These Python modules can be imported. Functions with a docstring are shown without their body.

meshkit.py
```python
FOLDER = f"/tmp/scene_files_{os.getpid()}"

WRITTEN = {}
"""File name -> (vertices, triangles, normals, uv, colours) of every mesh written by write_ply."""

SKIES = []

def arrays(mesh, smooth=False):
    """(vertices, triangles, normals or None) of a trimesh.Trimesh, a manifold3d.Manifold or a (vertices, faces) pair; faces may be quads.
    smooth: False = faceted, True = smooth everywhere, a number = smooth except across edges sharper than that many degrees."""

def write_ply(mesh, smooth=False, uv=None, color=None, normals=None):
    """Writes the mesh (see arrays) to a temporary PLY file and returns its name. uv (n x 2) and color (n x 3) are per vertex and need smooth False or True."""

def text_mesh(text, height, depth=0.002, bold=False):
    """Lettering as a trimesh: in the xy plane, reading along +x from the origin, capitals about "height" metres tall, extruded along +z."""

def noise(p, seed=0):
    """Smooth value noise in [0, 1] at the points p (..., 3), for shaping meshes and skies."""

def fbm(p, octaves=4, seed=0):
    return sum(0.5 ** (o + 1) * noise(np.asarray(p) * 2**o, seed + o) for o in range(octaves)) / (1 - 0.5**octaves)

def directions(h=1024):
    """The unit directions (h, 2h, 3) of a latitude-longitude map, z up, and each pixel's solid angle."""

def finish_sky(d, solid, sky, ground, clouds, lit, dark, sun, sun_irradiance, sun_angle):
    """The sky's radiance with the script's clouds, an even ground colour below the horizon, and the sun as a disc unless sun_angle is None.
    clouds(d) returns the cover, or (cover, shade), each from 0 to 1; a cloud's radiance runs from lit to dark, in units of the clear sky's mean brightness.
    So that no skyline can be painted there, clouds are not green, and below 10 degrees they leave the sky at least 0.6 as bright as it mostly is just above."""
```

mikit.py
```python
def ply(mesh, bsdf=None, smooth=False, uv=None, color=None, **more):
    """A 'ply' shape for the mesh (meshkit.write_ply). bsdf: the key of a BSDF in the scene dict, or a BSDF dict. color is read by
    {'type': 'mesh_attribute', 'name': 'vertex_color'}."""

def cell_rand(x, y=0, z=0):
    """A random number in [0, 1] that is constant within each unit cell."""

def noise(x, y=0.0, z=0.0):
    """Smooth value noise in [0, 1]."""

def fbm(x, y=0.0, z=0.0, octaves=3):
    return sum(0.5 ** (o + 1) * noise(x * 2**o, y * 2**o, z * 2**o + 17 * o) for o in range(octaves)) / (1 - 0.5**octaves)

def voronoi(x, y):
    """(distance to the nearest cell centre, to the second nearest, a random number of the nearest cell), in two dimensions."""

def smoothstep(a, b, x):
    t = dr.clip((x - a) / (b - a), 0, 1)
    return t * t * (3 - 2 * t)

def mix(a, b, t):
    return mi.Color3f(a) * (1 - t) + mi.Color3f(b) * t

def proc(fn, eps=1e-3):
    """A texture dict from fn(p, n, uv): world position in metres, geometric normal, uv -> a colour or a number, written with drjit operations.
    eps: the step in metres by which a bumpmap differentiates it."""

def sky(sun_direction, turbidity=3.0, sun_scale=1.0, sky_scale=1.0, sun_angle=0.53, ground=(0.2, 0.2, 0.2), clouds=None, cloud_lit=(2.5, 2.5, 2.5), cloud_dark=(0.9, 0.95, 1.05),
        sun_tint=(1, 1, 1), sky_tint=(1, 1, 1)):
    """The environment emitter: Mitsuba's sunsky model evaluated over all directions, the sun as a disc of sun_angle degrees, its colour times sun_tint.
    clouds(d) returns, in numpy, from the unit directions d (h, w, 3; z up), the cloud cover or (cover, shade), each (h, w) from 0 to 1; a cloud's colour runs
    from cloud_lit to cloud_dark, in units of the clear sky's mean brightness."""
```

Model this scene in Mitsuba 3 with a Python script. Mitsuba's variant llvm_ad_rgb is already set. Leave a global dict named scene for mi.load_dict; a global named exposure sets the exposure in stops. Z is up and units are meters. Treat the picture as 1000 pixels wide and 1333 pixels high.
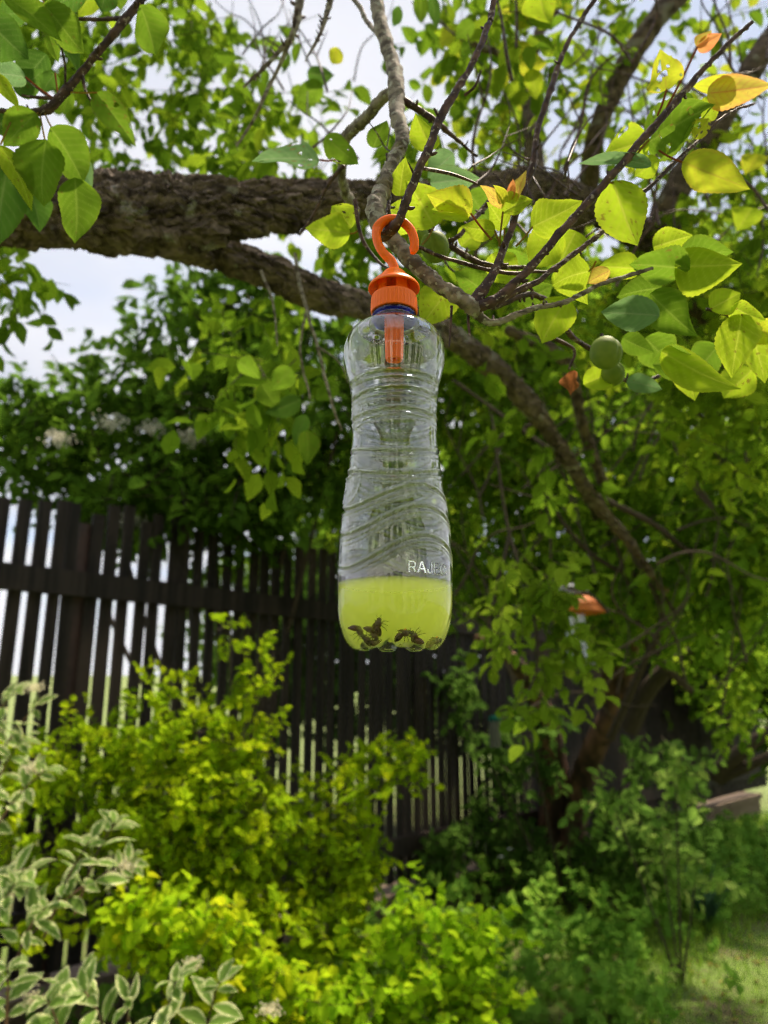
import math
import numpy as np
import trimesh
import drjit as dr
import mitsuba as mi
import mikit
import meshkit
from mikit import noise, fbm, voronoi, smoothstep, mix

T = mi.ScalarTransform4f
scene, labels = {}, {}

# ------------------------------------------------------------------ camera, sky, exposure
exposure = 2.6
PITCH = math.radians(13.5)
CAM = np.array([0.0, 0.0, 1.5])
RIGHT = np.array([1.0, 0.0, 0.0])
FWD = np.array([0.0, math.cos(PITCH), math.sin(PITCH)])
UP = np.array([0.0, -math.sin(PITCH), math.cos(PITCH)])
scene['camera'] = {
    'type': 'thinlens', 'fov': 53.13, 'fov_axis': 'x', 'near_clip': 0.05, 'far_clip': 400.0,
    'aperture_radius': 0.0015, 'focus_distance': 0.440,
    'to_world': T().look_at(origin=CAM.tolist(), target=(CAM + FWD).tolist(), up=[0, 0, 1])}


def cloud_cover(d):
    p = d / np.maximum(d[..., 2:], 0.12) * [1.0, 1.0, 0.0]
    n = meshkit.fbm(p * 1.3 + [3.1, 7.7, 0.0], 5, 4)
    m = meshkit.fbm(p * 0.8 + [13.1, 2.7, 0.0], 4, 9)
    cover = np.clip(0.86 + (n - 0.5) * 1.2 + 0.6 * np.exp(-np.maximum(d[..., 2], 0) / 0.13), 0, 1)
    shade = np.clip((m - 0.38) * 2.6, 0, 1)
    return cover, shade


SUN = np.array([0.25, 0.27, 0.93])
scene['sky'] = mikit.sky(SUN.tolist(), turbidity=3, sun_scale=0.90, sun_angle=6.0, clouds=cloud_cover,
                         cloud_lit=(1.68, 1.68, 1.75), cloud_dark=(1.20, 1.25, 1.42))


# ------------------------------------------------------------------ helpers
def at(px, py, d):
    """a point d metres in front of the lens plane, seen at this place of a 1000 x 1333 picture from the standpoint"""
    return CAM + d * (FWD + RIGHT * (px - 500.0) / 1000.0 + UP * (666.5 - py) / 1000.0)


def rng_of(seed):
    return np.random.default_rng(seed)


def unit(v):
    v = np.asarray(v, float)
    return v / (np.linalg.norm(v, axis=-1, keepdims=True) + 1e-12)


used = {}


def key_for(name):
    n = used.get(name, 0)
    used[name] = n + 1
    return name if n == 0 else f'{name}_{n:03d}'


def add(name, mesh, bsdf, smooth=False, label=None, cat=None, group=None, kind=None, **more):
    k = key_for(name)
    scene[k] = mikit.ply(mesh, bsdf, smooth, **more)
    tag(k, label, cat, group, kind)
    return k


def put(name, shape, matrix=None, label=None, cat=None, group=None, kind=None):
    k = key_for(name)
    scene[k] = dict(shape) if matrix is None else {**shape, 'to_world': T(matrix.tolist())}
    tag(k, label, cat, group, kind)
    return k


def tag(k, label=None, cat=None, group=None, kind=None):
    e = {a: b for a, b in (('label', label), ('category', cat), ('group', group), ('kind', kind)) if b}
    if e:
        labels[k] = e


def smooth_path(pts, n):
    """Catmull-Rom through rows (any number of columns)"""
    p = np.asarray(pts, float)
    if len(p) == 2:
        t = np.linspace(0, 1, n)[:, None]
        return p[0] * (1 - t) + p[1] * t
    q = np.vstack([2 * p[0] - p[1], p, 2 * p[-1] - p[-2]])
    u = np.linspace(0, len(p) - 1 - 1e-9, n)
    i = u.astype(int)
    t = (u - i)[:, None]
    a, b, c, e = q[i], q[i + 1], q[i + 2], q[i + 3]
    return 0.5 * (2 * b + (c - a) * t + (2 * a - 5 * b + 4 * c - e) * t**2 + (3 * b - a - 3 * c + e) * t**3)


def tube(pts, radii, sides=8, rough=0.0, fine=40.0, seed=0, cap=True, flat=1.0, stretch=0.0):
    """a tube along dense points; rough: relief in metres from noise, stretched along the run"""
    p = np.asarray(pts, float)
    r = np.broadcast_to(np.asarray(radii, float), (len(p),)).copy()
    t = unit(np.gradient(p, axis=0))
    ref = np.array([0.31, 0.17, 0.93]) if abs(t[:, 2]).mean() < 0.8 else np.array([0.9, 0.37, 0.2])
    a = unit(np.cross(t, ref))
    b = np.cross(t, a)
    ang = np.arange(sides) * 2 * np.pi / sides
    dirs = np.cos(ang)[None, :, None] * a[:, None] + flat * np.sin(ang)[None, :, None] * b[:, None]
    v = p[:, None] + r[:, None, None] * dirs
    if rough > 0:
        s = np.concatenate([[0], np.cumsum(np.linalg.norm(np.diff(p, axis=0), axis=1))])
        q = np.empty(v.shape)
        q[..., 0] = s[:, None] * fine * (1 - stretch)
        q[..., 1] = (r[:, None] * np.cos(ang)[None]) * fine
        q[..., 2] = (r[:, None] * np.sin(ang)[None]) * fine
        n1 = meshkit.fbm(q, 4, seed)
        w = meshkit.fbm(q * 0.5 + 9.1, 2, seed + 3) - 0.5
        n2 = np.abs(meshkit.noise(q * 1.2 + 5.3 + w[..., None] * 1.5, seed + 7) - 0.5) * 2
        n3 = np.abs(meshkit.noise(q * 2.6 + 1.3 + w[..., None] * 2.5, seed + 8) - 0.5) * 2
        n4 = meshkit.fbm(q * 5.0 + 2.7, 2, seed + 9)
        v = v + dirs * (rough * ((n1 - 0.5) * 1.3 + np.minimum(n2 * 2.6, 1.0) * 0.75 + np.minimum(n3 * 2.2, 1.0) * 0.45 + (n4 - 0.5) * 0.5 - 0.9))[..., None]
    n = len(p)
    i, j = np.meshgrid(np.arange(n - 1), np.arange(sides), indexing='ij')
    j2 = (j + 1) % sides
    f = np.stack([np.stack([i * sides + j, i * sides + j2, (i + 1) * sides + j2], -1),
                  np.stack([i * sides + j, (i + 1) * sides + j2, (i + 1) * sides + j], -1)]).reshape(-1, 3)
    v = v.reshape(-1, 3)
    if cap:
        v = np.vstack([v, p[0] - t[0] * r[0] * 0.4, p[-1] + t[-1] * r[-1] * 0.6])
        jj = np.arange(sides)
        f = np.vstack([f, np.stack([np.full(sides, n * sides), (jj + 1) % sides, jj], -1),
                       np.stack([np.full(sides, n * sides + 1), (n - 1) * sides + jj, (n - 1) * sides + (jj + 1) % sides], -1)])
    return v, f


def join(parts):
    vs, fs, at_ = [], [], 0
    for v, f in parts:
        vs.append(v)
        fs.append(np.asarray(f) + at_)
        at_ += len(v)
    return np.vstack(vs), np.vstack(fs)


def stem_px(rows, n=60, sides=10, rough=0.0, fine=60.0, seed=0, stretch=0.0, knots=0.0):
    """rows: (px, py, depth, width in px) -> tube"""
    rows = np.asarray(rows, float)
    P = np.array([at(*r[:3]) for r in rows])
    R = rows[:, 3] * rows[:, 2] / 2000.0
    q = smooth_path(np.hstack([P, R[:, None]]), n)
    r = np.maximum(q[:, 3], 0.0004)
    if knots > 0:
        s = np.concatenate([[0], np.cumsum(np.linalg.norm(np.diff(q[:, :3], axis=0), axis=1))])
        g = rng_of(seed + 991)
        for c in np.arange(0.01, s[-1], 0.021):
            c += g.uniform(-0.005, 0.005)
            r = r * (1 + knots * g.uniform(0.4, 1.2) * np.exp(-((s - c) / 0.0022) ** 2))
        wob = np.stack([meshkit.fbm(np.stack([s * 28 + 11.3 * k, s * 0 + seed, s * 0], -1), 3, seed + k) - 0.5 for k in range(3)], -1)
        q[:, :3] += wob * 0.0055 * np.minimum(1, s / 0.05)[:, None]
    return tube(q[:, :3], r, sides, rough, fine, seed, stretch=stretch)


def plates(a, b, seed):
    """height of bark plates at numpy coordinates a (along) and b (round), in cells: sharp cracks, tilted flakes"""
    f1, f2 = np.full(a.shape, 9.0), np.full(a.shape, 9.0)
    tone, da, db = np.zeros(a.shape), np.zeros(a.shape), np.zeros(a.shape)
    ia, ib = np.floor(a), np.floor(b)
    z = np.zeros_like(a)
    for u in (-1, 0, 1):
        for v in (-1, 0, 1):
            ca, cb = ia + u, ib + v
            base = np.stack([ca, cb, z], -1)
            ox, oy, rt = (meshkit.noise(base, seed + q) for q in (0, 1, 2))
            ea, eb = a - ca - ox, b - cb - oy
            d = np.hypot(ea, eb)
            near = d < f1
            f2 = np.where(near, f1, np.minimum(f2, d))
            tone, da, db = np.where(near, rt, tone), np.where(near, ea, da), np.where(near, eb, db)
            f1 = np.where(near, d, f1)
    e = np.clip((f2 - f1) / 0.28, 0, 1)
    return e * (0.45 + 0.55 * tone + 0.5 * da + 0.35 * db * (tone - .5) * 2)


def bark_stem(rows, n, sides, rough, cell, seed):
    """a thick limb with bark plates; rows as in stem_px"""
    rows = np.asarray(rows, float)
    q = smooth_path(np.hstack([np.array([at(*w[:3]) for w in rows]), (rows[:, 3] * rows[:, 2] / 2000.0)[:, None]]), n)
    p, r = q[:, :3], np.maximum(q[:, 3], .001)
    v, f = tube(p, r, sides, cap=True)
    body = v[:n * sides].reshape(n, sides, 3)
    d = body - p[:, None]
    d = d / np.linalg.norm(d, axis=-1, keepdims=True)
    s = np.concatenate([[0], np.cumsum(np.linalg.norm(np.diff(p, axis=0), axis=1))])
    ang = np.arange(sides) * 2 * np.pi / sides
    S, A = np.meshgrid(s, ang, indexing='ij')
    arc = A * np.median(r)
    w = meshkit.fbm(np.stack([S * 30, arc * 45, S * 0 + seed], -1), 3, seed) - .5
    w2 = meshkit.fbm(np.stack([S * 26, arc * 40, S * 0 + seed + 9.5], -1), 3, seed + 4) - .5
    h = plates(S / (cell * 2.3) + w * 1.6, arc / cell + w2 * 1.8 + S * 7, seed) - .45
    h = h + 0.45 * (plates(S / (cell * .9) + w * 2.5, arc / (cell * .42) + w2 * 2.5, seed + 20) - .45)
    big = meshkit.fbm(np.stack([S * 9, np.cos(A) * r[:, None] * 16, np.sin(A) * r[:, None] * 16 + seed], -1), 3, seed + 2) - .5
    body = body + d * (rough * h + big * 3.4 * rough)[..., None]
    v[:n * sides] = body.reshape(-1, 3)
    return v, f


# ------------------------------------------------------------------ materials
def rgb(c):
    return {'type': 'rgb', 'value': list(map(float, c))}


VC = {'type': 'mesh_attribute', 'name': 'vertex_color'}
scene['leaf_far'] = {'type': 'principledthin', 'base_color': VC, 'roughness': 0.5, 'diff_trans': 1.0, 'eta': 1.4}
scene['leaf_near'] = {'type': 'principledthin', 'base_color': VC, 'roughness': 0.42, 'diff_trans': 1.1, 'eta': 1.4}


def bark_color(p, n, uv):
    a = fbm(p.x * 38, p.y * 38, p.z * 90, 4)
    b = fbm(p.x * 160, p.y * 160, p.z * 260, 3)
    c = mix([0.022, 0.015, 0.011], [0.18, 0.14, 0.108], smoothstep(0.30, 0.72, a * 0.6 + b * 0.4))
    moss = smoothstep(0.60, 0.75, fbm(p.x * 14 + 3, p.y * 14, p.z * 14, 3)) * 0.5
    c = mix(c, [0.13, 0.10, 0.035], moss)
    lich = smoothstep(0.66, 0.74, fbm(p.x * 33 + 7, p.y * 33, p.z * 33, 3))
    return mix(c, [0.25, 0.25, 0.21], lich * 0.6)


def bark_bump(p, n, uv):
    return fbm(p.x * 220, p.y * 220, p.z * 420, 3) * 1.0


scene['bark'] = {'type': 'bumpmap', 'scale': 0.004, 'arbitrary': mikit.proc(bark_bump),
                 'bsdf': {'type': 'principled', 'base_color': mikit.proc(bark_color), 'roughness': 0.9, 'specular': 0.25}}


def limb_color(p, n, uv):
    a = fbm(p.x * 120, p.y * 120, p.z * 200, 3)
    c = mix([0.07, 0.055, 0.04], [0.23, 0.20, 0.155], smoothstep(0.3, 0.7, a))
    l = smoothstep(0.58, 0.72, fbm(p.x * 260 + 3, p.y * 260, p.z * 260, 2))
    return mix(c, [0.34, 0.34, 0.27], l * 0.75)


scene['limb_bark'] = {'type': 'principled', 'base_color': mikit.proc(limb_color), 'roughness': 0.8, 'specular': 0.3}


def twig_color(p, n, uv):
    a = fbm(p.x * 180, p.y * 180, p.z * 180, 3)
    c = mix([0.030, 0.015, 0.013], [0.10, 0.055, 0.042], smoothstep(0.35, 0.75, a))
    l = smoothstep(0.66, 0.74, fbm(p.x * 420 + 3, p.y * 420, p.z * 420, 2))
    return mix(c, [0.30, 0.26, 0.22], l * 0.7)


scene['twig_bark'] = {'type': 'principled', 'base_color': mikit.proc(twig_color), 'roughness': 0.55, 'specular': 0.3}
scene['red_bark'] = {'type': 'principled', 'base_color': mikit.proc(
    lambda p, n, uv: mix([0.045, 0.026, 0.017], [0.21, 0.11, 0.07], smoothstep(0.35, 0.7, fbm(p.x * 14, p.y * 14, p.z * 7, 4)))), 'roughness': 0.9}
scene['dark_bark'] = {'type': 'principled', 'base_color': rgb((0.06, 0.048, 0.036)), 'roughness': 0.95, 'specular': 0.1}


def wood_color(p, n, uv):
    g = fbm(p.x * 45, p.y * 45, p.z * 2.5, 4)
    w = fbm(p.x * 3, p.y * 3, p.z * 1.3, 3)
    c = mix([0.007, 0.0052, 0.0045], [0.026, 0.019, 0.016], smoothstep(0.3, 0.75, g))
    c = mix(c, [0.075, 0.050, 0.040], smoothstep(0.52, 0.74, w) * 0.55)
    return c


scene['fence_wood'] = {'type': 'principled', 'base_color': mikit.proc(wood_color), 'roughness': 0.75, 'specular': 0.3}
scene['post_paint'] = {'type': 'principled', 'base_color': mikit.proc(
    lambda p, n, uv: mix([0.022, 0.011, 0.009], [0.060, 0.025, 0.019], fbm(p.x * 20, p.y * 20, p.z * 20, 3))), 'roughness': 0.6}
scene['concrete'] = {'type': 'principled', 'base_color': mikit.proc(
    lambda p, n, uv: mix([0.08, 0.058, 0.042], [0.20, 0.15, 0.11], fbm(p.x * 9, p.y * 9, p.z * 9, 4))), 'roughness': 0.95}


def soil_color(p, n, uv):
    a = fbm(p.x * 3.0, p.y * 3.0, 0, 4)
    b = fbm(p.x * 24, p.y * 24, 0, 3)
    c = mix([0.040, 0.036, 0.016], [0.14, 0.115, 0.05], b)
    c = mix(c, [0.085, 0.135, 0.018], smoothstep(0.34, 0.56, a * 0.6 + b * 0.4))
    far = smoothstep(8.0, 14.0, p.y)
    return mix(c, mix([0.10, 0.15, 0.035], [0.16, 0.19, 0.07], a), far)


scene['soil'] = {'type': 'principled', 'base_color': mikit.proc(soil_color), 'roughness': 0.95}

# the bottle trap
scene['pet_plastic'] = {'type': 'thindielectric', 'int_ior': 1.47, 'ext_ior': 1.0,
                        'specular_transmittance': rgb((0.94, 0.96, 0.97))}
scene['frosted_letters'] = {'type': 'roughdielectric', 'alpha': 0.12, 'int_ior': 1.56, 'ext_ior': 1.0}
scene['water_drop'] = {'type': 'dielectric', 'int_ior': 1.33, 'ext_ior': 1.0}
scene['pet_wall'] = {'type': 'dielectric', 'int_ior': 1.65, 'ext_ior': 1.0}
scene['pet_wet'] = {'type': 'thindielectric', 'int_ior': 1.24, 'ext_ior': 1.0, 'specular_transmittance': rgb((0.95, 0.965, 0.97))}
scene['blue_plastic'] = {'type': 'thindielectric', 'int_ior': 1.25, 'ext_ior': 1.0,
                         'specular_transmittance': rgb((0.10, 0.11, 0.62))}
scene['orange_plastic'] = {'type': 'principled', 'base_color': rgb((0.90, 0.15, 0.004)), 'roughness': 0.35, 'specular': 0.3,
                           'spec_tint': 0.0, 'flatness': 0.3}
scene['bee_body'] = {'type': 'principled', 'base_color': VC, 'roughness': 0.6}
scene['bee_wing'] = {'type': 'principledthin', 'base_color': rgb((0.10, 0.06, 0.02)), 'roughness': 0.3, 'diff_trans': 1.2, 'eta': 1.4}

# ------------------------------------------------------------------ the ground
gx = np.concatenate([np.linspace(-120, -9, 20), np.linspace(-8, 10, 150), np.linspace(11, 120, 20)])
gy = np.concatenate([np.linspace(-60, -4, 12), np.linspace(-3, 16, 160), np.linspace(17, 180, 30)])
GX, GY = np.meshgrid(gx, gy)


def ground_z(x, y):
    x, y = np.asarray(x, float), np.asarray(y, float)
    p = np.stack([x * 0.7, y * 0.7, x * 0], -1)
    z = (meshkit.fbm(p, 3, 3) - 0.5) * 0.14 + (meshkit.fbm(p * 9, 3, 5) - 0.5) * 0.03
    side = (-(x + 1.425) * 0.737 + (y - 3.6) * 0.676)            # metres behind the fence line
    z = z + 0.10 * np.exp(-np.maximum(0, -side) / 0.8) * (side < 0.3) + 0.10 * (side >= 0.3)
    return z + 3.4 * np.clip((np.hypot(x, y) - 22) / 60, 0, 1) * (y > 0)


GZ = ground_z(GX, GY)
ny, nx = GX.shape
ii, jj = np.meshgrid(np.arange(ny - 1), np.arange(nx - 1), indexing='ij')
q0 = (ii * nx + jj).ravel()
GF = np.vstack([np.stack([q0, q0 + 1, q0 + nx + 1], -1), np.stack([q0, q0 + nx + 1, q0 + nx], -1)])
add('ground', (np.stack([GX, GY, GZ], -1).reshape(-1, 3), GF), 'soil', True, kind='structure')

# ------------------------------------------------------------------ the fence
FDIR = np.array([0.676, 0.737, 0.0])
FNRM = np.array([0.737, -0.676, 0.0])            # towards the camera's side
F0 = np.array([-1.425, 3.6, 0.0])
UNIT_BOX = trimesh.creation.box((1, 1, 1))
box_ply = mikit.ply(UNIT_BOX, 'fence_wood')


def frame(origin, sx, sy, sz, lean=0.0, tilt=0.0):
    """box sx along the fence, sy through it, sz up, its foot at origin"""
    X = FDIR * math.cos(lean) + np.array([0, 0, 1]) * math.sin(lean)
    Z = np.array([0, 0, 1]) * math.cos(lean) - FDIR * math.sin(lean)
    Y = np.cross(Z, X)
    m = np.eye(4)
    m[:3, 0], m[:3, 1], m[:3, 2] = X * sx, Y * sy, Z * sz
    m[:3, 3] = origin + Z * sz / 2
    return m


tag('picket_fence', 'tall dark wooden picket fence with two rails on a low concrete base', 'fence')
g = rng_of(11)
s = -1.2
while s < 9.5:
    w = 0.057 + g.uniform(-0.006, 0.006)
    o = F0 + FDIR * s + np.array([0, 0, 0.37 + g.uniform(-0.008, 0.008)])
    put('picket_fence__picket', box_ply, frame(o, w, 0.02, 2.02 + g.uniform(-0.03, 0.04), g.uniform(-0.011, 0.011)))
    s += 0.0885 + g.uniform(-0.004, 0.004)
for z in (0.52, 1.95):
    for k in range(5):
        o = F0 + FDIR * (2.35 * (k - 0.5)) + FNRM * 0.034 + np.array([0, 0, z])
        put('picket_fence__rail', box_ply, frame(o, 2.344, 0.045, 0.115))
post_ply = mikit.ply(UNIT_BOX, 'post_paint')
for k in range(5):
    o = F0 + FDIR * (2.35 * (k - 1)) - FNRM * 0.048 + np.array([0, 0, 0.33])
    put('picket_fence__post', post_ply, frame(o, 0.055, 0.065, 1.98))
con_ply = mikit.ply(UNIT_BOX, 'concrete')
for k in range(9):
    o = F0 + FDIR * (-0.9 + 1.16 * k) - FNRM * 0.02
    put('picket_fence__base_block', con_ply, frame(o + np.array([0, 0, -0.1]), 1.145, 0.20, 0.36))
    put('picket_fence__coping', con_ply, frame(o + np.array([0, 0, 0.262]), 1.152, 0.26, 0.065))

# ------------------------------------------------------------------ foliage machinery
LEAF = {}


def leaf_template(kind):
    if kind in LEAF:
        return LEAF[kind]
    if kind == 'ovate':      # pointed oval folded along the midrib, 8 triangles
        x = np.array([0, .22, .22, .22, .55, .55, .55, .82, .82, .82, 1.0])
        y = np.array([0, -.26, 0, .26, -.30, 0, .30, -.15, 0, .15, 0])
    elif kind == 'round':
        x = np.array([0, .15, .15, .15, .5, .5, .5, .82, .82, .82, 1.0])
        y = np.array([0, -.33, 0, .33, -.42, 0, .42, -.26, 0, .26, 0])
    else:                    # narrow
        x = np.array([0, .22, .22, .22, .55, .55, .55, .82, .82, .82, 1.0])
        y = np.array([0, -.16, 0, .16, -.20, 0, .20, -.10, 0, .10, 0])
    z = np.abs(y) * 0.45 - 0.22 * (x - 0.3) ** 2
    v = np.stack([x, y, z], -1)
    f = [[0, 1, 2], [0, 2, 3], [1, 4, 2], [4, 5, 2], [2, 5, 3], [5, 6, 3], [4, 7, 5], [7, 8, 5], [5, 8, 6], [8, 9, 6], [7, 10, 8], [8, 10, 9]]
    LEAF[kind] = v, np.array(f)
    return LEAF[kind]


def leaves(base, axis, normal, size, color, kind='ovate'):
    """arrays of leaves -> (vertices, faces, colours)"""
    v, f = leaf_template(kind)
    X = unit(axis)
    Z = unit(normal - (normal * X).sum(-1, keepdims=True) * X)
    Y = np.cross(Z, X)
    P = base[:, None] + size[:, None, None] * (v[None, :, :1] * X[:, None] + v[None, :, 1:2] * Y[:, None] + v[None, :, 2:] * Z[:, None])
    F = f[None] + (np.arange(len(base)) * len(v))[:, None, None]
    return P.reshape(-1, 3), F.reshape(-1, 3), np.repeat(color, len(v), 0)


def sprays(r, centers, k, twig, size, pal, droop=0.25, kind='ovate', spread=1.0, out=None, var=0.25, upness=0.8):
    """a twig of k leaves round each centre. out: the direction twigs tend to. pal: list of colours"""
    n = len(centers)
    d = r.normal(size=(n, 3))
    if out is not None:
        d = d * spread + out
    d[:, 2] -= droop
    d = unit(d)
    t = np.tile(np.linspace(0.0, 1.0, k), (n, 1)) + r.uniform(-0.08, 0.08, (n, k))
    ln = twig * r.uniform(0.7, 1.3, (n, 1))
    base = centers[:, None] + d[:, None] * (t * ln)[..., None]
    base[..., 2] -= (t**2) * ln * droop * 0.5
    side = unit(np.cross(d, r.normal(size=(n, 3))))
    sgn = np.where(np.arange(k) % 2 == 0, 1.0, -1.0)[None, :, None]
    ax = d[:, None] * 0.55 + side[:, None] * sgn * 0.9 + r.normal(size=(n, k, 3)) * 0.28
    ax[..., 2] -= droop * 1.2
    nm = r.normal(size=(n, k, 3)) * 0.55
    nm[..., 2] += upness
    pal = np.asarray(pal, float)
    tone = r.uniform(0, 1, n)[:, None] * 0.6 + r.uniform(0, 1, (n, k)) * 0.4
    u = tone * (len(pal) - 1)
    i = np.minimum(u.astype(int), len(pal) - 2)
    c = pal[i] * (1 - (u - i))[..., None] + pal[i + 1] * (u - i)[..., None]
    c = c * r.uniform(1 - var, 1 + var, (n, k, 1))
    sz = size * r.uniform(0.65, 1.2, (n, k))
    return leaves(base.reshape(-1, 3), ax.reshape(-1, 3), nm.reshape(-1, 3), sz.ravel(), c.reshape(-1, 3), kind), (centers, d, ln)


def twig_mesh(cdl, rad, r, frac=1.0):
    c, d, ln = cdl
    m = r.uniform(size=len(c)) < frac
    c, d, ln = c[m], d[m], ln[m]
    a = unit(np.cross(d, [0.3, 0.2, 0.9]))
    b = np.cross(d, a)
    ang = np.arange(3) * 2.094
    ring = (np.cos(ang)[None, :, None] * a[:, None] + np.sin(ang)[None, :, None] * b[:, None]) * rad
    lo = (c - d * ln * 0.3)[:, None] + ring
    hi = (c + d * ln)[:, None] + ring * 0.4
    v = np.concatenate([lo, hi], 1)
    f = np.array([[0, 1, 4], [0, 4, 3], [1, 2, 5], [1, 5, 4], [2, 0, 3], [2, 3, 5]])
    return v.reshape(-1, 3), (f[None] + (np.arange(len(c)) * 6)[:, None, None]).reshape(-1, 3)


def blob(r, n, px, py, d, rx, ry, rd, shell=0.35):
    """n points in an ellipsoid; rx, ry as seen in px at depth d, rd in metres"""
    q = unit(r.normal(size=(n, 3))) * (shell + (1 - shell) * r.uniform(size=(n, 1))) ** (1 / 2.0)
    c = at(px, py, d)
    return c + q[:, :1] * RIGHT * rx * d / 1000 + q[:, 1:2] * np.array([0, 0, 1.0]) * ry * d / 1000 + q[:, 2:] * np.array([0, 1.0, 0]) * rd


def crown(r, blobs, k, twig, size, pal, **kw):
    pts = np.vstack([blob(r, *b) for b in blobs])
    return sprays(r, pts, k, twig, size, pal, **kw)


def add_foliage(name, vfc, label=None, kind='stuff'):
    v, f, c = vfc
    return add(name, (v, f), 'leaf_far', False, label=label, kind=kind, color=c)


# palettes: leaf colours
APR = [(0.085, 0.17, 0.012), (0.16, 0.28, 0.016), (0.27, 0.38, 0.02)]
APR_Y = [(0.16, 0.27, 0.015), (0.30, 0.40, 0.02), (0.46, 0.43, 0.03)]
DARK = [(0.035, 0.085, 0.012), (0.06, 0.13, 0.015), (0.10, 0.19, 0.02)]
MID = [(0.06, 0.13, 0.012), (0.11, 0.21, 0.015), (0.19, 0.30, 0.02)]
GOLD = [(0.20, 0.36, 0.012), (0.34, 0.50, 0.012), (0.52, 0.60, 0.012)]
GOLD_Y = [(0.25, 0.45, 0.014), (0.40, 0.58, 0.014), (0.62, 0.64, 0.016)]
HERB = [(0.11, 0.25, 0.035), (0.20, 0.39, 0.05), (0.34, 0.54, 0.075)]

# ---------------- tree behind the fence on the left (white blossom clusters)
r = rng_of(21)
B = [(105, 300, 470, 4.7, 120, 100, .5), (125, 150, 580, 4.6, 150, 80, .5), (150, 300, 580, 4.5, 150, 90, .5), (110, 390, 510, 4.4, 110, 110, .5),
     (70, 50, 590, 4.7, 80, 70, .4), (130, 230, 660, 4.3, 130, 50, .35), (40, 380, 640, 4.5, 80, 50, .4), (60, 300, 400, 4.7, 100, 60, .4), (50, 130, 510, 4.9, 120, 60, .4), (14, 20, 540, 4.8, 50, 60, .3)]
lv, cdl = crown(r, B, 9, 0.24, 0.095, [(0.05, 0.11, 0.012), (0.085, 0.175, 0.016), (0.14, 0.26, 0.022)], droop=0.2, kind='ovate', upness=1.0)
tag('elder_tree', 'dark green leafy tree with whitish blossom clusters overhanging the picket fence', 'tree')
add_foliage('elder_tree__crown', lv)
tw = [twig_mesh(cdl, 0.004, r, 0.6)]
root = at(300, 905, 4.9) * [1, 1, 0]
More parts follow.
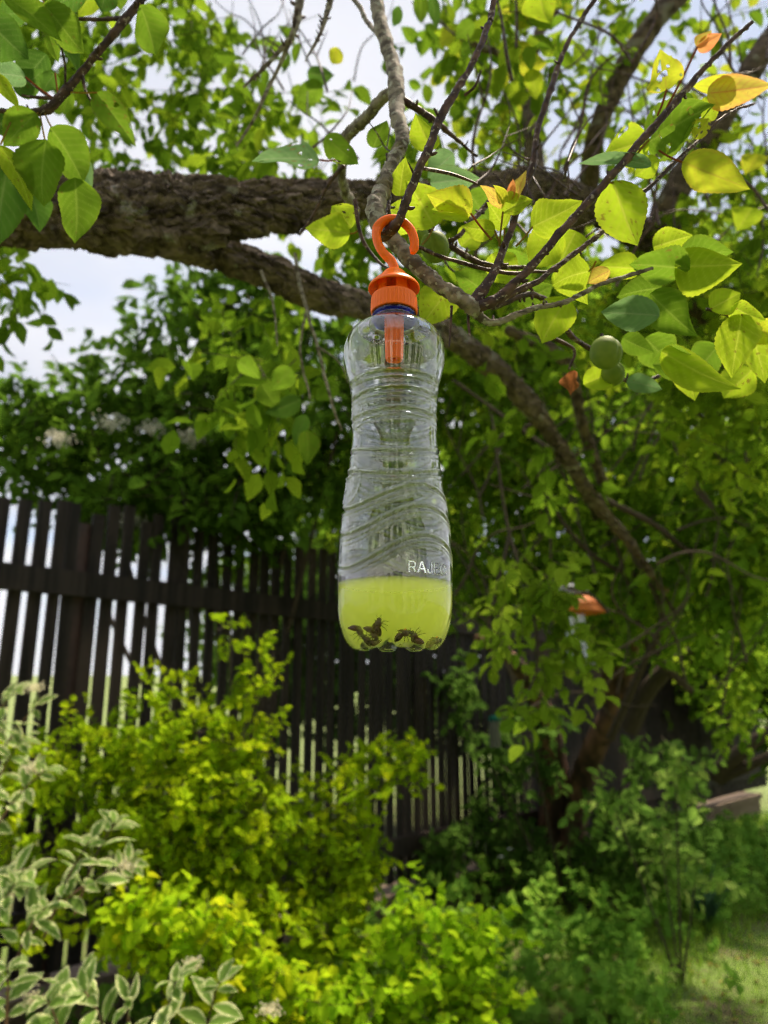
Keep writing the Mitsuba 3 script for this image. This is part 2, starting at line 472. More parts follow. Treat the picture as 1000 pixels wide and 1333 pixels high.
for e in ((120, 560, 4.6), (280, 500, 4.7), (400, 540, 4.5), (230, 640, 4.4), (360, 420, 4.7), (60, 590, 4.7), (420, 640, 4.5), (440, 560, 4.4)):
    P = smooth_path([root, root + [0, 0, 0.9], (root + at(*e)) / 2 + [0, 0, 0.2], at(*e)], 24)
    tw.append(tube(P, np.linspace(0.035, 0.008, 24), 6))
add('elder_tree__twigs', tw[0], 'dark_bark', kind='stuff')
add('elder_tree__trunk', join(tw[1:]), 'dark_bark', 40)
r = rng_of(22)
flow = []
for (x, y) in ((322 / 2.22, 430 + 268 / 2.22), (442 / 2.22, 430 + 284 / 2.22), (548 / 2.22, 430 + 312 / 2.22), (170 / 2.22, 430 + 312 / 2.22), (370 / 2.22, 430 + 550 / 2.22)):
    c = at(x, y, 4.0) + r.normal(size=(150, 3)) * [0.035, 0.035, 0.018]
    k0 = leaves(c, r.normal(size=(150, 3)), r.normal(size=(150, 3)) + [0, 0, 1], np.full(150, 0.013), np.tile([0.62, 0.60, 0.50], (150, 1)), 'round')
    add('elder_tree__blossom_cluster', (k0[0], k0[1]), 'leaf_far', False, color=k0[2], kind='stuff')

# ---------------- big tree of the right side (dense, mid green) with reddish stems
r = rng_of(31)
B = [(300, 650, 520, 4.6, 90, 130, .5), (280, 760, 560, 4.4, 120, 150, .5), (210, 900, 560, 3.7, 120, 120, .5), (190, 880, 740, 3.9, 130, 110, .5),
     (180, 640, 700, 4.7, 70, 100, .4), (180, 760, 760, 4.5, 90, 90, .4), (80, 960, 850, 4.3, 80, 90, .5), (180, 560, 420, 4.6, 90, 90, .4),
     (200, 700, 400, 4.8, 130, 70, .5), (130, 950, 690, 3.3, 80, 110, .3), (110, 500, 520, 4.8, 80, 110, .4), (120, 480, 640, 5.0, 70, 70, .4)]
lv, cdl = crown(r, B, 9, 0.22, 0.072, [(0.07, 0.15, 0.013), (0.13, 0.25, 0.018), (0.23, 0.38, 0.024), (0.40, 0.54, 0.032)], droop=0.3, kind='ovate', upness=1.0)
tag('plum_tree', 'broad mid green tree with reddish brown forked stems filling the right side', 'tree')
add_foliage('plum_tree__crown', lv)
tw = [twig_mesh(cdl, 0.003, r, 0.5)]
add('plum_tree__twigs', join(tw), 'dark_bark', kind='stuff')
root = at(725, 1150, 6.0)
root[2] = 0.0
st = [[(718, 1140, 6.0, 46), (722, 1040, 5.9, 42), (715, 960, 5.7, 34), (690, 890, 5.4, 26), (655, 850, 5.2, 20), (620, 830, 5.1, 12)],
      [(735, 1140, 5.95, 40), (760, 1010, 5.7, 34), (800, 920, 5.3, 30), (820, 850, 5.0, 24), (850, 790, 4.8, 16), (880, 740, 4.6, 10)],
      [(800, 930, 5.3, 26), (790, 860, 5.1, 22), (770, 790, 4.9, 16), (740, 690, 4.6, 10)]]
for k in st:
    add('plum_tree__trunk' if k is st[0] else 'plum_tree__stem', stem_px(k, 50, 10, 0.012, 18, 5), 'red_bark', 40)
bt = [[(820, 950, 5.0, 24), (850, 890, 4.9, 22), (900, 850, 4.8, 18), (960, 825, 4.7, 12)], [(930, 1010, 5.4, 22), (970, 975, 5.2, 18), (1010, 945, 5.1, 14)],
      [(935, 1012, 5.4, 20), (980, 995, 5.2, 14), (1020, 975, 5.1, 12)], [(940, 1005, 5.4, 16), (950, 960, 5.4, 12), (948, 900, 5.4, 8)],
      [(760, 640, 3.8, 12), (800, 720, 4.2, 14), (830, 800, 4.7, 16)], [(880, 500, 3.6, 10), (930, 560, 3.6, 8), (1010, 600, 3.5, 8)],
      [(850, 540, 3.9, 8), (780, 560, 4.0, 8), (700, 530, 4.2, 6)]]
bt += [[(765, 640, 3.0, 9), (850, 682, 3.1, 8), (905, 722, 3.2, 7), (1010, 765, 3.2, 5)], [(820, 715, 3.3, 7), (862, 800, 3.4, 8), (835, 870, 3.6, 10), (795, 960, 4.0, 12)], [(590, 495, 3.2, 5), (680, 560, 3.2, 6), (745, 605, 3.1, 6)],
       [(880, 545, 3.0, 6), (940, 565, 3.0, 6), (1010, 572, 3.0, 5)], [(690, 600, 3.4, 5), (740, 690, 3.5, 6), (800, 740, 3.6, 7), (880, 760, 3.7, 5)], [(600, 620, 3.6, 4), (650, 570, 3.5, 5), (720, 545, 3.4, 6)], [(900, 900, 3.9, 10), (850, 850, 3.8, 12), (830, 800, 3.7, 8), (800, 700, 3.5, 5)]]
for k in bt:
    add('plum_tree__branch', stem_px(k, 40, 8, 0.004, 30, 6), 'dark_bark', 40)
# the light spray that hangs in front of it
r = rng_of(33)
pts = np.vstack([blob(r, *b) for b in [(16, 690, 740, 1.9, 70, 40, .12), (16, 700, 830, 1.85, 70, 50, .1), (7, 680, 905, 1.8, 45, 28, .08), (10, 650, 780, 1.95, 45, 45, .1), (8, 745, 860, 1.85, 40, 40, .08)]])
lv, cdl = sprays(r, pts, 5, 0.075, 0.05, MID[1:] + [(0.26, 0.38, 0.03)], droop=0.5, kind='ovate', upness=0.8)
add_foliage('plum_tree__hanging_spray', lv, label='lighter leaves hanging low from the middle of the tree')
tw = [twig_mesh(cdl, 0.0015, r), stem_px([(640, 540, 2.3, 3), (660, 680, 2.1, 4), (690, 780, 1.95, 4), (700, 860, 1.85, 4), (680, 920, 1.8, 2)], 30, 6),
      stem_px([(665, 690, 2.05, 5), (640, 800, 1.95, 4), (640, 850, 1.9, 2)], 20, 6)]
add('plum_tree__hanging_twig', join(tw), 'dark_bark')

# ---------------- tall trees and hedge far behind
r = rng_of(41)
B = [(420, 900, 620, 8.5, 170, 260, .8), (420, 640, 640, 9.5, 150, 240, .8), (300, 780, 430, 9.0, 200, 110, .8), (260, 1050, 800, 8.5, 120, 200, .8), (260, 480, 700, 10.5, 110, 120, .8), (160, 960, 400, 8.5, 120, 70, .8),
     (240, 360, 800, 12, 120, 100, .8), (200, 760, 880, 9.0, 150, 100, .6)]
lv, cdl = crown(r, B, 11, 0.5, 0.17, [(0.06, 0.125, 0.014), (0.10, 0.19, 0.018), (0.16, 0.27, 0.022)], droop=0.2, kind='ovate', upness=1.0)
tag('background_tree', 'dark dense tree closing the view far behind the fence and the plum tree', 'tree')
add_foliage('background_tree__crown', lv)
tw = []
for x, y in ((900, 600), (640, 620), (780, 430), (480, 720), (1050, 780), (360, 800)):
    e = at(x, y, 9.2)
    tw.append(tube(smooth_path([at(760, 900, 9.6) * [1, 1, 0], at(770, 800, 9.6), e], 20), np.linspace(0.12, 0.03, 20), 7))
add('background_tree__trunk', join(tw), 'dark_bark')

r = rng_of(43)
B = [(150, 350 + 70 * k, 860, 8.6 - 0.1 * k, 60, 110, .5) for k in range(6)]
lv, cdl = crown(r, B, 11, 0.35, 0.12, DARK, droop=0.2, upness=1.0)
tag('neighbour_hedge', 'dark hedge seen through the gaps in the right half of the fence', 'hedge')
add_foliage('neighbour_hedge__foliage', lv)

# ---------------- dark undergrowth shrub at the foot of the plum tree
r = rng_of(51)
B = [(34, 655, 1030, 5.4, 40, 80, .3), (40, 680, 1110, 5.3, 50, 40, .3), (60, 800, 1090, 5.3, 60, 50, .3), (36, 850, 1010, 5.2, 60, 60, .4), (40, 850, 1110, 4.8, 70, 45, .3), (24, 598, 915, 5.4, 24, 45, .25), (30, 690, 960, 5.6, 50, 50, .3), (40, 575, 1110, 5.0, 36, 18, .2)]
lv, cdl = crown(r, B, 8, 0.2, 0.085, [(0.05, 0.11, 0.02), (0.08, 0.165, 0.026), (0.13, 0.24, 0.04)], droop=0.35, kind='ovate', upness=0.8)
tag('dark_shrub', 'shaded dark green shrub growing round the reddish trunk beside the fence', 'shrub')
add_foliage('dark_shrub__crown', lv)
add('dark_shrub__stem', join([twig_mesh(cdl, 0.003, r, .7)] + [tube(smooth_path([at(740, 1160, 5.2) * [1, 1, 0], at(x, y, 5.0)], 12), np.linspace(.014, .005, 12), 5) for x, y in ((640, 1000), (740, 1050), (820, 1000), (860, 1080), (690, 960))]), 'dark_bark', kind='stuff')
# paler young shoots in front of it
r = rng_of(52)
B = [(10, 860, 1095, 4.2, 50, 40, .2), (10, 905, 1145, 4.1, 35, 30, .2), (8, 800, 1040, 4.2, 50, 40, .2), (10, 880, 1020, 4.3, 40, 30, .2)]
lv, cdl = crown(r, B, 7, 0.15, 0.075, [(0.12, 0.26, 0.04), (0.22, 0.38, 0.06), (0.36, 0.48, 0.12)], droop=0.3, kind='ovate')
tag('young_shrub', 'pale green young shoots in the light beside the dark shrub', 'shrub')
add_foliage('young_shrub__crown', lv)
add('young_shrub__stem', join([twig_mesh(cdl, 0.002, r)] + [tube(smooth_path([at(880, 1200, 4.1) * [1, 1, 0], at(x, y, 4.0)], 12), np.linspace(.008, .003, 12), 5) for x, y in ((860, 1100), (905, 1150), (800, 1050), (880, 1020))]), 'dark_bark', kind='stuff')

# ---------------- golden shrub of the lower left
r = rng_of(61)
B = [(115, 255, 960, 3.0, 100, 42, .3), (120, 110, 990, 3.1, 110, 50, .3), (270, 265, 1060, 2.9, 130, 80, .35), (95, 415, 1115, 3.0, 60, 55, .2), (30, 520, 988, 3.1, 34, 14, .1), (15, 338, 880, 3.05, 26, 34, .1), (8, 230, 885, 3.05, 60, 14, .12), (5, 290, 825, 3.1, 40, 24, .1),
     (190, 200, 1130, 2.8, 130, 80, .3), (130, 340, 1230, 2.7, 80, 90, .3), (80, 430, 1180, 2.9, 50, 50, .2), (40, 30, 1080, 2.9, 60, 80, .2), (34, 455, 1025, 3.05, 50, 28, .15), (20, 470, 1110, 3.0, 35, 30, .12), (10, 40, 1215, 2.6, 40, 30, .2)]
B = [(int(b_[0] * 1.05),) + b_[1:] for b_ in B]
lv, cdl = crown(r, B, 10, 0.125, 0.035, GOLD, droop=0.1, kind='round', upness=1.1)
tag('golden_shrub', 'large golden green leafy shrub in front of the fence at lower left', 'shrub')
add_foliage('golden_shrub__crown', lv)
root = at(300, 1330, 3.0) * [1, 1, 0]
tw = [twig_mesh(cdl, 0.002, r, .7)]
for e in ((250, 930, 3.0), (110, 990, 3.1), (290, 1050, 2.9), (420, 1100, 3.0), (520, 990, 3.1), (335, 860, 3.05), (300, 800, 3.1), (460, 1020, 3.05), (200, 1120, 2.8), (340, 1230, 2.7), (60, 1080, 2.9)):
    tw.append(tube(smooth_path([root, (root * .55 + at(*e) * .45) + [0, 0, .1], at(*e)], 20), np.linspace(.012, .004, 20), 5))
add('golden_shrub__stem', join(tw), 'dark_bark', kind='stuff')
r = rng_of(62)
B = [(60, 240, 1210, 2.35, 80, 40, .12), (50, 300, 1270, 2.35, 90, 50, .15), (30, 180, 1200, 2.35, 30, 25, .1), (40, 340, 1310, 2.35, 70, 40, .15)]
lv, cdl = crown(r, B, 8, 0.10, 0.042, GOLD_Y, droop=0.15, kind='round', upness=1.1)
tag('yellow_shrub', 'brightest yellow leaved shrub just above the variegated leaves', 'shrub')
add_foliage('yellow_shrub__crown', lv)
add('yellow_shrub__stem', join([twig_mesh(cdl, 0.002, r)] + [tube(smooth_path([at(280, 1400, 2.5) * [1, 1, 0], at(x, y, 2.38)], 12), np.linspace(.008, .003, 12), 5) for x, y in ((240, 1210), (300, 1270), (190, 1205), (340, 1300))]), 'dark_bark', kind='stuff')
r = rng_of(63)
B = [(120, 530, 1270, 2.6, 110, 60, .22), (60, 470, 1310, 2.5, 80, 50, .2), (14, 545, 1190, 2.6, 35, 22, .08), (12, 640, 1225, 2.6, 16, 22, .05), (60, 600, 1310, 2.6, 70, 40, .2)]
lv, cdl = crown(r, B, 8, 0.11, 0.043, [(0.22, 0.42, 0.014), (0.33, 0.55, 0.016), (0.50, 0.64, 0.02)], droop=0.1, kind='round', upness=1.1)
tag('lime_shrub', 'low lime green shrub at the bottom centre below the bottle', 'shrub')
add_foliage('lime_shrub__crown', lv)
add('lime_shrub__stem', join([twig_mesh(cdl, 0.002, r)] + [tube(smooth_path([at(540, 1420, 2.7) * [1, 1, 0], at(x, y, 2.6)], 12), np.linspace(.008, .003, 12), 5) for x, y in ((530, 1260), (470, 1300), (545, 1195), (640, 1225), (600, 1300))]), 'dark_bark', kind='stuff')


# ---------------- variegated dogwood: every leaf a part
def veined_leaf(L, W, r, fold=0.3, curl=0.25, nu=9, nv=7, wave=0.0, twist=0.0, shape='ovate', curlside=0.0):
    """grid leaf: base at the origin, along +x, +z its upper face. Returns v, f, t, s"""
    t, sgrid = np.meshgrid(np.linspace(0, 1, nu), np.linspace(-1, 1, nv), indexing='ij')
    if shape == 'apricot':
        hw = np.sin(np.pi * np.clip(t, 0, 1) ** 0.72) ** 0.75 * (1 - 0.25 * t**3)
        hw = np.where(t > 0.84, hw * (0.42 + 0.58 * ((1 - t) / 0.16) ** 0.6), hw)
        k1, k2, p1, p2 = r.uniform(.02, .07), r.uniform(-.12, .12), r.uniform(0, 6.28), r.uniform(.03, .05)
        hw = hw * (1 + k1 * np.sin(t * 8 + p1 + np.sign(sgrid) * 1.1) + k2 * np.sign(sgrid) * np.sin(np.pi * t) + p2 * (np.sin(t * 83) > .2) * (np.abs(sgrid) > .95))
    else:
        hw = np.sin(np.pi * t**0.9) ** 0.95
    hw = np.maximum(hw, 0.0)
    x = t * L
    y = sgrid * hw * W / 2
    ph = r.uniform(0, 6.28)
    z = np.abs(y) * fold - curl * L * (t - 0.35) ** 2 + wave * W * np.sin(t * 9 + ph + np.sign(sgrid) * 1.3) * np.abs(sgrid) ** 1.5 * hw
    z = z + curlside * W * np.abs(sgrid) ** 2 * sgrid * hw
    ang = twist * t
    y, z = y * np.cos(ang) - z * np.sin(ang), y * np.sin(ang) + z * np.cos(ang)
    i, j = np.meshgrid(np.arange(nu - 1), np.arange(nv - 1), indexing='ij')
    q = (i * nv + j).ravel()
    f = np.vstack([np.stack([q, q + nv, q + nv + 1], -1), np.stack([q, q + nv + 1, q + 1], -1)])
    return np.stack([x, y, z], -1).reshape(-1, 3), f, t.ravel(), sgrid.ravel()


tag('variegated_dogwood', 'shrub with white edged grey green leaves at the lower left corner', 'shrub')
r = rng_of(71)
shoots = [(30, 1200, 1.75, 170, 1120), (60, 1190, 1.7, 120, 1090), (20, 1230, 1.7, 60, 1180), (40, 1340, 1.55, 110, 1270), (150, 1360, 1.5, 110, 1290), (200, 1370, 1.5, 230, 1275), (260, 1370, 1.55, 285, 1278),
          (10, 1330, 1.5, 10, 1260), (90, 1370, 1.5, 60, 1300), (-20, 1150, 1.8, 40, 1130), (-20, 1080, 2.0, 60, 1000), (-20, 1000, 2.2, 50, 915), (100, 1160, 1.75, 150, 1070), (170, 1390, 1.5, 165, 1300), (-10, 1200, 1.7, 20, 1150), (-20, 1040, 2.1, 30, 960), (-30, 960, 2.2, 20, 900)]
tw = []
nleaf = 0
for (bx, by, d, tx, ty) in shoots:
    a, b = at(bx, by, d + 0.05), at(tx, ty, d - 0.02)
    ax = unit(b - a)
    tw.append(tube(smooth_path([a - [0, 0, 0.05], (a + b) / 2, b], 8), np.linspace(.0035, .0015, 8), 5))
    ln = np.linalg.norm(b - a)
    for q in (0.12, 0.42, 0.68, 0.9, 0.98):
        c = a + (b - a) * q
        s0 = unit(np.cross(ax, r.normal(size=3)))
        for sg in (1, -1) if q < 0.97 else (1, -1, 0.4, -0.4):
            L = r.uniform(0.050, 0.082) * (1.0 if q < 0.9 else 0.75)
            X = unit(s0 * sg * 0.9 + ax * 0.55 + r.normal(size=3) * 0.15 + [0, 0, -0.12])
            N = unit(np.array([0, -0.45, 0.8]) + r.normal(size=3) * 0.25)
            N = unit(N - X * (N @ X))
            v, f, t, sv = veined_leaf(L, L * r.uniform(0.42, 0.5), r, 0.25, 0.3, 9, 9)
            v = c + v @ np.stack([X, np.cross(N, X), N])
            edge = np.abs(sv) + 0.14 * np.sin(t * 23 + r.uniform(0, 6)) * (np.abs(sv) > .4)
            m = np.clip((edge - r.uniform(.55, .76)) / 0.16, 0, 1)[:, None]
            m = np.maximum(m, np.clip((t - 0.88) / 0.1, 0, 1)[:, None])
            col = np.array([0.16, 0.27, 0.055]) * r.uniform(.75, 1.3) * (1 - m) + np.array([0.92, 0.94, 0.52]) * m
            add('variegated_dogwood__leaf', (v, f), 'leaf_far', True, color=col)
            nleaf += 1
add('variegated_dogwood__stem', join(tw), 'red_bark', kind='stuff')
for (x, y, d) in ((165, 1127, 1.7), (250, 1255, 1.75), (45, 1302, 1.5), (352, 1315, 1.7), (42, 1000, 2.0), (45, 895, 2.15)):
    c = at(x, y, d) + r.normal(size=(110, 3)) * [0.011, 0.011, 0.006]
    k0 = leaves(c, r.normal(size=(110, 3)), r.normal(size=(110, 3)) + [0, 0, 1], np.full(110, 0.0065), np.tile([0.72, 0.68, 0.48], (110, 1)), 'round')
    add('variegated_dogwood__flower_head', (k0[0], k0[1]), 'leaf_far', False, color=k0[2], kind='stuff')

# ---------------- ground cover, grass, strap plant
r = rng_of(81)
n = 5200
gxs, gys = r.uniform(-2.0, 5.0, n), r.uniform(2.0, 8.0, n)
ok = (((gxs + 1.425) * 0.737 - (gys - 3.6) * 0.676) > 0.12)
path = gxs > 0.70 + 0.74 * (gys - 3.2) + 0.25 * np.sin(gys * 2.3) - 0.1
ok &= ~(path & (r.uniform(size=n) < 0.97))
c = np.stack([gxs, gys, ground_z(gxs, gys)], -1)[ok]
hgt = 0.02 + 0.30 * r.uniform(0, 1, len(c)) ** 1.7
c[:, 2] += hgt
lv, cdl = sprays(r, c, 8, 0.10, 0.056, HERB, droop=0.0, kind='round', out=np.array([0, 0, 0.5]), upness=1.5)
add('weeds', (lv[0], lv[1]), 'leaf_far', False, label='low green weeds covering the ground below the trees', cat='weeds', kind='stuff', color=lv[2])
n = 95000
gxs, gys = r.uniform(-1.5, 6.5, n), r.uniform(2.2, 12.0, n)
ok = (((gxs + 1.425) * 0.737 - (gys - 3.6) * 0.676) > 0.12)
c = np.stack([gxs, gys, ground_z(gxs, gys) - 0.004], -1)[ok]
m = len(c)
onpath = c[:, 0] > 0.70 + 0.74 * (c[:, 1] - 3.2)
hh = r.uniform(0.04, 0.16, m) * np.where(onpath, 0.42, 1.0)
lean = r.normal(size=(m, 3)) * 0.35 + [0, 0, 1]
wv = unit(np.cross(lean, r.normal(size=(m, 3)))) * 0.0035
tip = c + unit(lean) * hh[:, None]
V = np.stack([c - wv, c + wv, (c * .45 + tip * .55) + wv * .7, tip], 1).reshape(-1, 3)
Fq = (np.array([[0, 1, 2], [0, 2, 3]])[None] + (np.arange(m) * 4)[:, None, None]).reshape(-1, 3)
gcol = np.repeat(np.array([0.20, 0.36, 0.04]) * r.uniform(.6, 1.5, (m, 1)) + r.uniform(0, .06, (m, 1)) * [1, .6, 0], 4, 0)
add('grass', (V, Fq), 'leaf_far', False, label='thin green grass blades between the weeds', cat='grass', kind='stuff', color=gcol)


r = rng_of(85)
for q, (x, y, d) in enumerate(((664, 1106, 4.9), (652, 1116, 4.9), (604, 1186, 4.6), (618, 1190, 4.6), (640, 1184, 4.6), (512, 1132, 5.0))):
    hd = at(x, y, d)
    ft = hd * [1, 1, 0] + [0, 0.02, 0.08]
    k = key_for('wild_flower')
    tag(k, ('upper of the two white wild flowers close together right of the reddish trunk', 'lower of the two white wild flowers close together right of the reddish trunk', 'leftmost of three small white wild flowers above the low weeds',
            'middle one of three small white wild flowers above the low weeds', 'rightmost of three small white wild flowers above the low weeds', 'single white wild flower at the foot of the fence')[q], 'flower', 'white wild flowers in the shade')
    add(k + '__stalk', tube(smooth_path([ft, (ft + hd) / 2 + [.01, 0, 0], hd], 8), .002, 5), 'dark_bark')
    a = np.arange(9) * 2 * np.pi / 9
    k0 = leaves(np.tile(hd, (9, 1)), np.stack([np.cos(a), np.sin(a), a * 0 + .25], -1), np.tile([0, -.3, 1.0], (9, 1)), np.full(9, .020), np.tile([.8, .8, .8], (9, 1)), 'ovate')
    add(k + '__petals', (k0[0], k0[1]), 'leaf_far', False, color=k0[2])


r = rng_of(87)
n = 2600
fx, fy = r.uniform(0.2, 5.5, n), r.uniform(2.4, 8.0, n)
keep = fx > 0.45 + 0.74 * (fy - 3.2)
base = np.stack([fx, fy, ground_z(fx, fy) + 0.012], -1)[keep]
m = len(base)
tone = np.array([[.20, .11, .04], [.34, .24, .08], [.12, .07, .035], [.42, .36, .10], [.20, .26, .05]])[r.integers(0, 5, m)]
fl = leaves(base, r.normal(size=(m, 3)) * [1, 1, .15], r.normal(size=(m, 3)) * .35 + [0, 0, 1], r.uniform(.015, .05, m), tone, 'ovate')
add('fallen_leaves', (fl[0], fl[1]), 'leaf_far', False, label='brown and yellow fallen leaves scattered over the mossy path', cat='leaves', kind='stuff', color=fl[2])


def strap_plant(name, base, n, h, seed, col, label):
    r = rng_of(seed)
    out = []
    for k in range(n):
        a = r.uniform(0, 6.28)
        L = h * r.uniform(.7, 1.15)
        d = np.array([math.cos(a), math.sin(a), 0])
        t = np.linspace(0, 1, 7)[:, None]
        P = base + d * (0.03 + t**1.7 * L * r.uniform(.25, .6)) + np.array([0, 0, 1]) * (t - 0.45 * t**2.6) * L
        w = unit(np.cross(d, [0, 0, 1])) * 0.009 * (1 - t**2.2)
        v = np.concatenate([P - w, P + w])
        i = np.arange(6)
        f = np.vstack([np.stack([i, i + 1, i + 8], -1), np.stack([i, i + 8, i + 7], -1)])
        out.append((v, f))
    tag(name, label, 'plant')
    for v, f in out:
        add(f'{name}__blade', (v, f), 'leaf_far', True, color=np.tile(np.asarray(col) * r.uniform(.8, 1.25), (len(v), 1)))


b = at(915, 1130, 5.0)
b[2] = 0.02
strap_plant('strap_plant', b, 46, 0.62, 91, (0.05, 0.11, 0.06), 'dark bluish tuft of strap shaped leaves beside the mossy path at right')

# ------------------------------------------------------------------ the apricot tree close by
tag('apricot_tree', 'apricot tree whose thick rough bough crosses the top, with twigs of large bright leaves', 'tree')
rows = [(-160, 290, 1.05, 84), (-20, 272, 1.03, 82), (60, 272, 1.02, 86), (130, 276, 1.0, 97), (230, 283, 1.0, 90), (300, 275, 1.0, 70), (380, 268, 1.04, 66), (470, 262, 1.12, 50), (560, 258, 1.3, 40), (640, 246, 1.5, 36), (720, 248, 1.8, 36), (860, 330, 2.3, 44), (960, 480, 2.8, 56)]
add('apricot_tree__bough', bark_stem(rows, 760, 110, 0.0085, 0.013, 3), 'bark', 40)
rows = [(150, 296, 1.04, 52), (230, 312, 1.08, 50), (290, 330, 1.11, 44), (350, 354, 1.15, 44), (420, 386, 1.22, 44), (500, 404, 1.35, 36), (590, 440, 1.55, 30), (655, 490, 1.75, 26), (700, 540, 1.95, 23), (740, 600, 2.15, 20), (772, 650, 2.4, 15), (830, 720, 2.9, 9), (880, 800, 3.3, 3)]
add('apricot_tree__bough', bark_stem(rows, 420, 64, 0.006, 0.012, 4), 'bark', 40)
limbs = [
    ([(480, -60, .72, 17), (490, 0, .70, 18), (504, 60, .66, 19), (517, 118, .62, 22), (521, 180, .58, 19), (508, 225, .56, 20), (489, 262, .545, 26), (490, 290, .535, 26), (518, 322, .53, 22), (547, 352, .525, 22), (583, 378, .52, 20), (612, 399, .52, 24), (622, 402, .52, 14)], 'limb_bark', 0.0016),
    ([(516, 118, .62, 15), (498, 128, .63, 15), (480, 150, .65, 15), (458, 172, .68, 15), (446, 200, .72, 12), (447, 240, .80, 12), (462, 275, .93, 14)], 'limb_bark', 0.001),
]
for k, (rows, m, rg) in enumerate(limbs):
    add('apricot_tree__limb', stem_px(rows, 160, 18, rg, 160, 11 + k, knots=0.10), m, 50)
twigs = [
    [(494, 308, .515, 15), (505, 302, .496, 17), (519, 287, .481, 13), (534, 251, .478, 11), (558, 197, .478, 11), (584, 141, .48, 11), (606, 100, .485, 9), (626, 60, .49, 9), (640, 20, .50, 8), (652, -40, .50, 8)],
    [(612, 400, .52, 20), (640, 362, .525, 12), (657, 322, .53, 10), (672, 270, .535, 9), (688, 222, .54, 9), (704, 160, .545, 8), (720, 112, .55, 8), (738, 60, .555, 6), (758, 25, .56, 6), (780, -15, .56, 5)],
    [(614, 401, .52, 18), (650, 388, .52, 14), (690, 348, .52, 11), (740, 293, .52, 11), (800, 226, .52, 10), (852, 164, .52, 10), (892, 120, .52, 9), (930, 80, .52, 7), (955, 52, .52, 6), (977, 33, .52, 5)],
    [(640, 394, .52, 13), (700, 367, .53, 8), (760, 322, .54, 7), (800, 285, .55, 7), (850, 238, .56, 6), (900, 192, .57, 5), (950, 148, .58, 4), (985, 130, .585, 3)],
    [(612, 400, .525, 16), (634, 418, .53, 11), (655, 418, .53, 9), (690, 406, .535, 8), (730, 393, .54, 7), (790, 366, .55, 6), (850, 349, .56, 5)],
    [(522, 322, .535, 7), (548, 322, .535, 6), (580, 335, .54, 6), (630, 352, .55, 6), (680, 354, .56, 5), (730, 352, .57, 3)],
    [(560, 300, .60, 7), (600, 330, .60, 8), (640, 345, .60, 7), (690, 350, .60, 5)],
    [(588, 398, .53, 4), (587, 420, .53, 3), (586, 450, .53, 2)], [(610, 405, .53, 4), (610, 420, .53, 4), (612, 438, .53, 3)],
    [(517, 122, .62, 10), (532, 134, .618, 9), (552, 146, .62, 9), (572, 160, .62, 8), (595, 180, .63, 5), (622, 203, .64, 3)],
    [(545, 218, .52, 5), (575, 224, .53, 5), (620, 236, .54, 3)], [(605, 124, .485, 4), (618, 112, .48, 3), (625, 92, .478, 2)],
    [(395, -20, .85, 12), (388, 10, .84, 11), (381, 45, .83, 8), (360, 70, .83, 6), (335, 97, .83, 5), (318, 112, .83, 3)],
    [(381, 45, .83, 6), (365, 85, .84, 5), (345, 125, .84, 5), (325, 165, .85, 4), (308, 192, .85, 3)],
    [(438, -20, .85, 9), (428, 8, .84, 8), (418, 40, .83, 5), (408, 62, .83, 4), (398, 82, .83, 2)],
    [(450, -15, .75, 6), (468, 8, .74, 6), (480, 28, .72, 6), (492, 42, .69, 5)],
    [(448, 215, .70, 6), (425, 242, .71, 5), (405, 280, .72, 4), (388, 305, .73, 3)], [(462, 260, .60, 6), (470, 310, .60, 5), (490, 340, .60, 4), (520, 362, .58, 3)], [(505, 200, .57, 6), (508, 260, .57, 7), (505, 290, .55, 8)],
    [(195, -20, .64, 12), (178, 8, .64, 11), (160, 28, .64, 11), (135, 62, .64, 10), (106, 92, .64, 10), (80, 124, .64, 12), (62, 142, .64, 12), (36, 147, .64, 8), (0, 146, .64, 6), (-40, 140, .64, 6)],
    [(160, 24, .64, 7), (130, 25, .645, 5), (100, 23, .65, 5), (84, 16, .65, 3)], [(107, 94, .64, 4), (110, 115, .64, 4), (118, 132, .64, 3)], [(72, 128, .64, 5), (48, 126, .64, 4), (30, 124, .64, 3)], [(68, 130, .645, 3), (40, 108, .65, 3), (20, 95, .65, 2)],
    [(85, 118, .64, 3), (84, 80, .63, 3), (78, 50, .62, 2)],
    [(640, 400, .60, 8), (700, 385, .62, 8), (740, 430, .64, 7), (790, 470, .66, 6), (830, 500, .68, 5), (880, 480, .70, 5)],
    [(720, 440, .62, 6), (748, 455, .62, 4), (742, 480, .62, 3)],
    [(640, 260, .62, 8), (600, 300, .60, 6), (570, 320, .60, 5)],     [(384, 330, 1.02, 5), (395, 385, 1.0, 5), (412, 450, .99, 4), (428, 505, .99, 4), (445, 560, 1.0, 3)], [(400, 400, 1.0, 4), (392, 450, 1.0, 3), (404, 520, 1.0, 3)], [(340, 352, 1.0, 4), (356, 400, .98, 3), (362, 450, .98, 2)], [(412, 450, .99, 3), (440, 470, .99, 2), (455, 500, .99, 2)],
    [(990, 440, .62, 6), (960, 415, .61, 5), (920, 400, .60, 4)],
]
for k, rows in enumerate(twigs):
    pale = k in (4, 12, 13, 14, 15, 28, 29, 30, 31)
    wpx = max(q[3] for q in rows)
    add('apricot_tree__twig', stem_px(rows, 110 if len(rows) > 6 else 44, 10 if wpx > 7 else 7, 0.0006 if wpx > 6 else 0.0, 400, 40 + k, knots=0.16 if wpx > 5 else 0.1), 'limb_bark' if pale else 'twig_bark', 50)
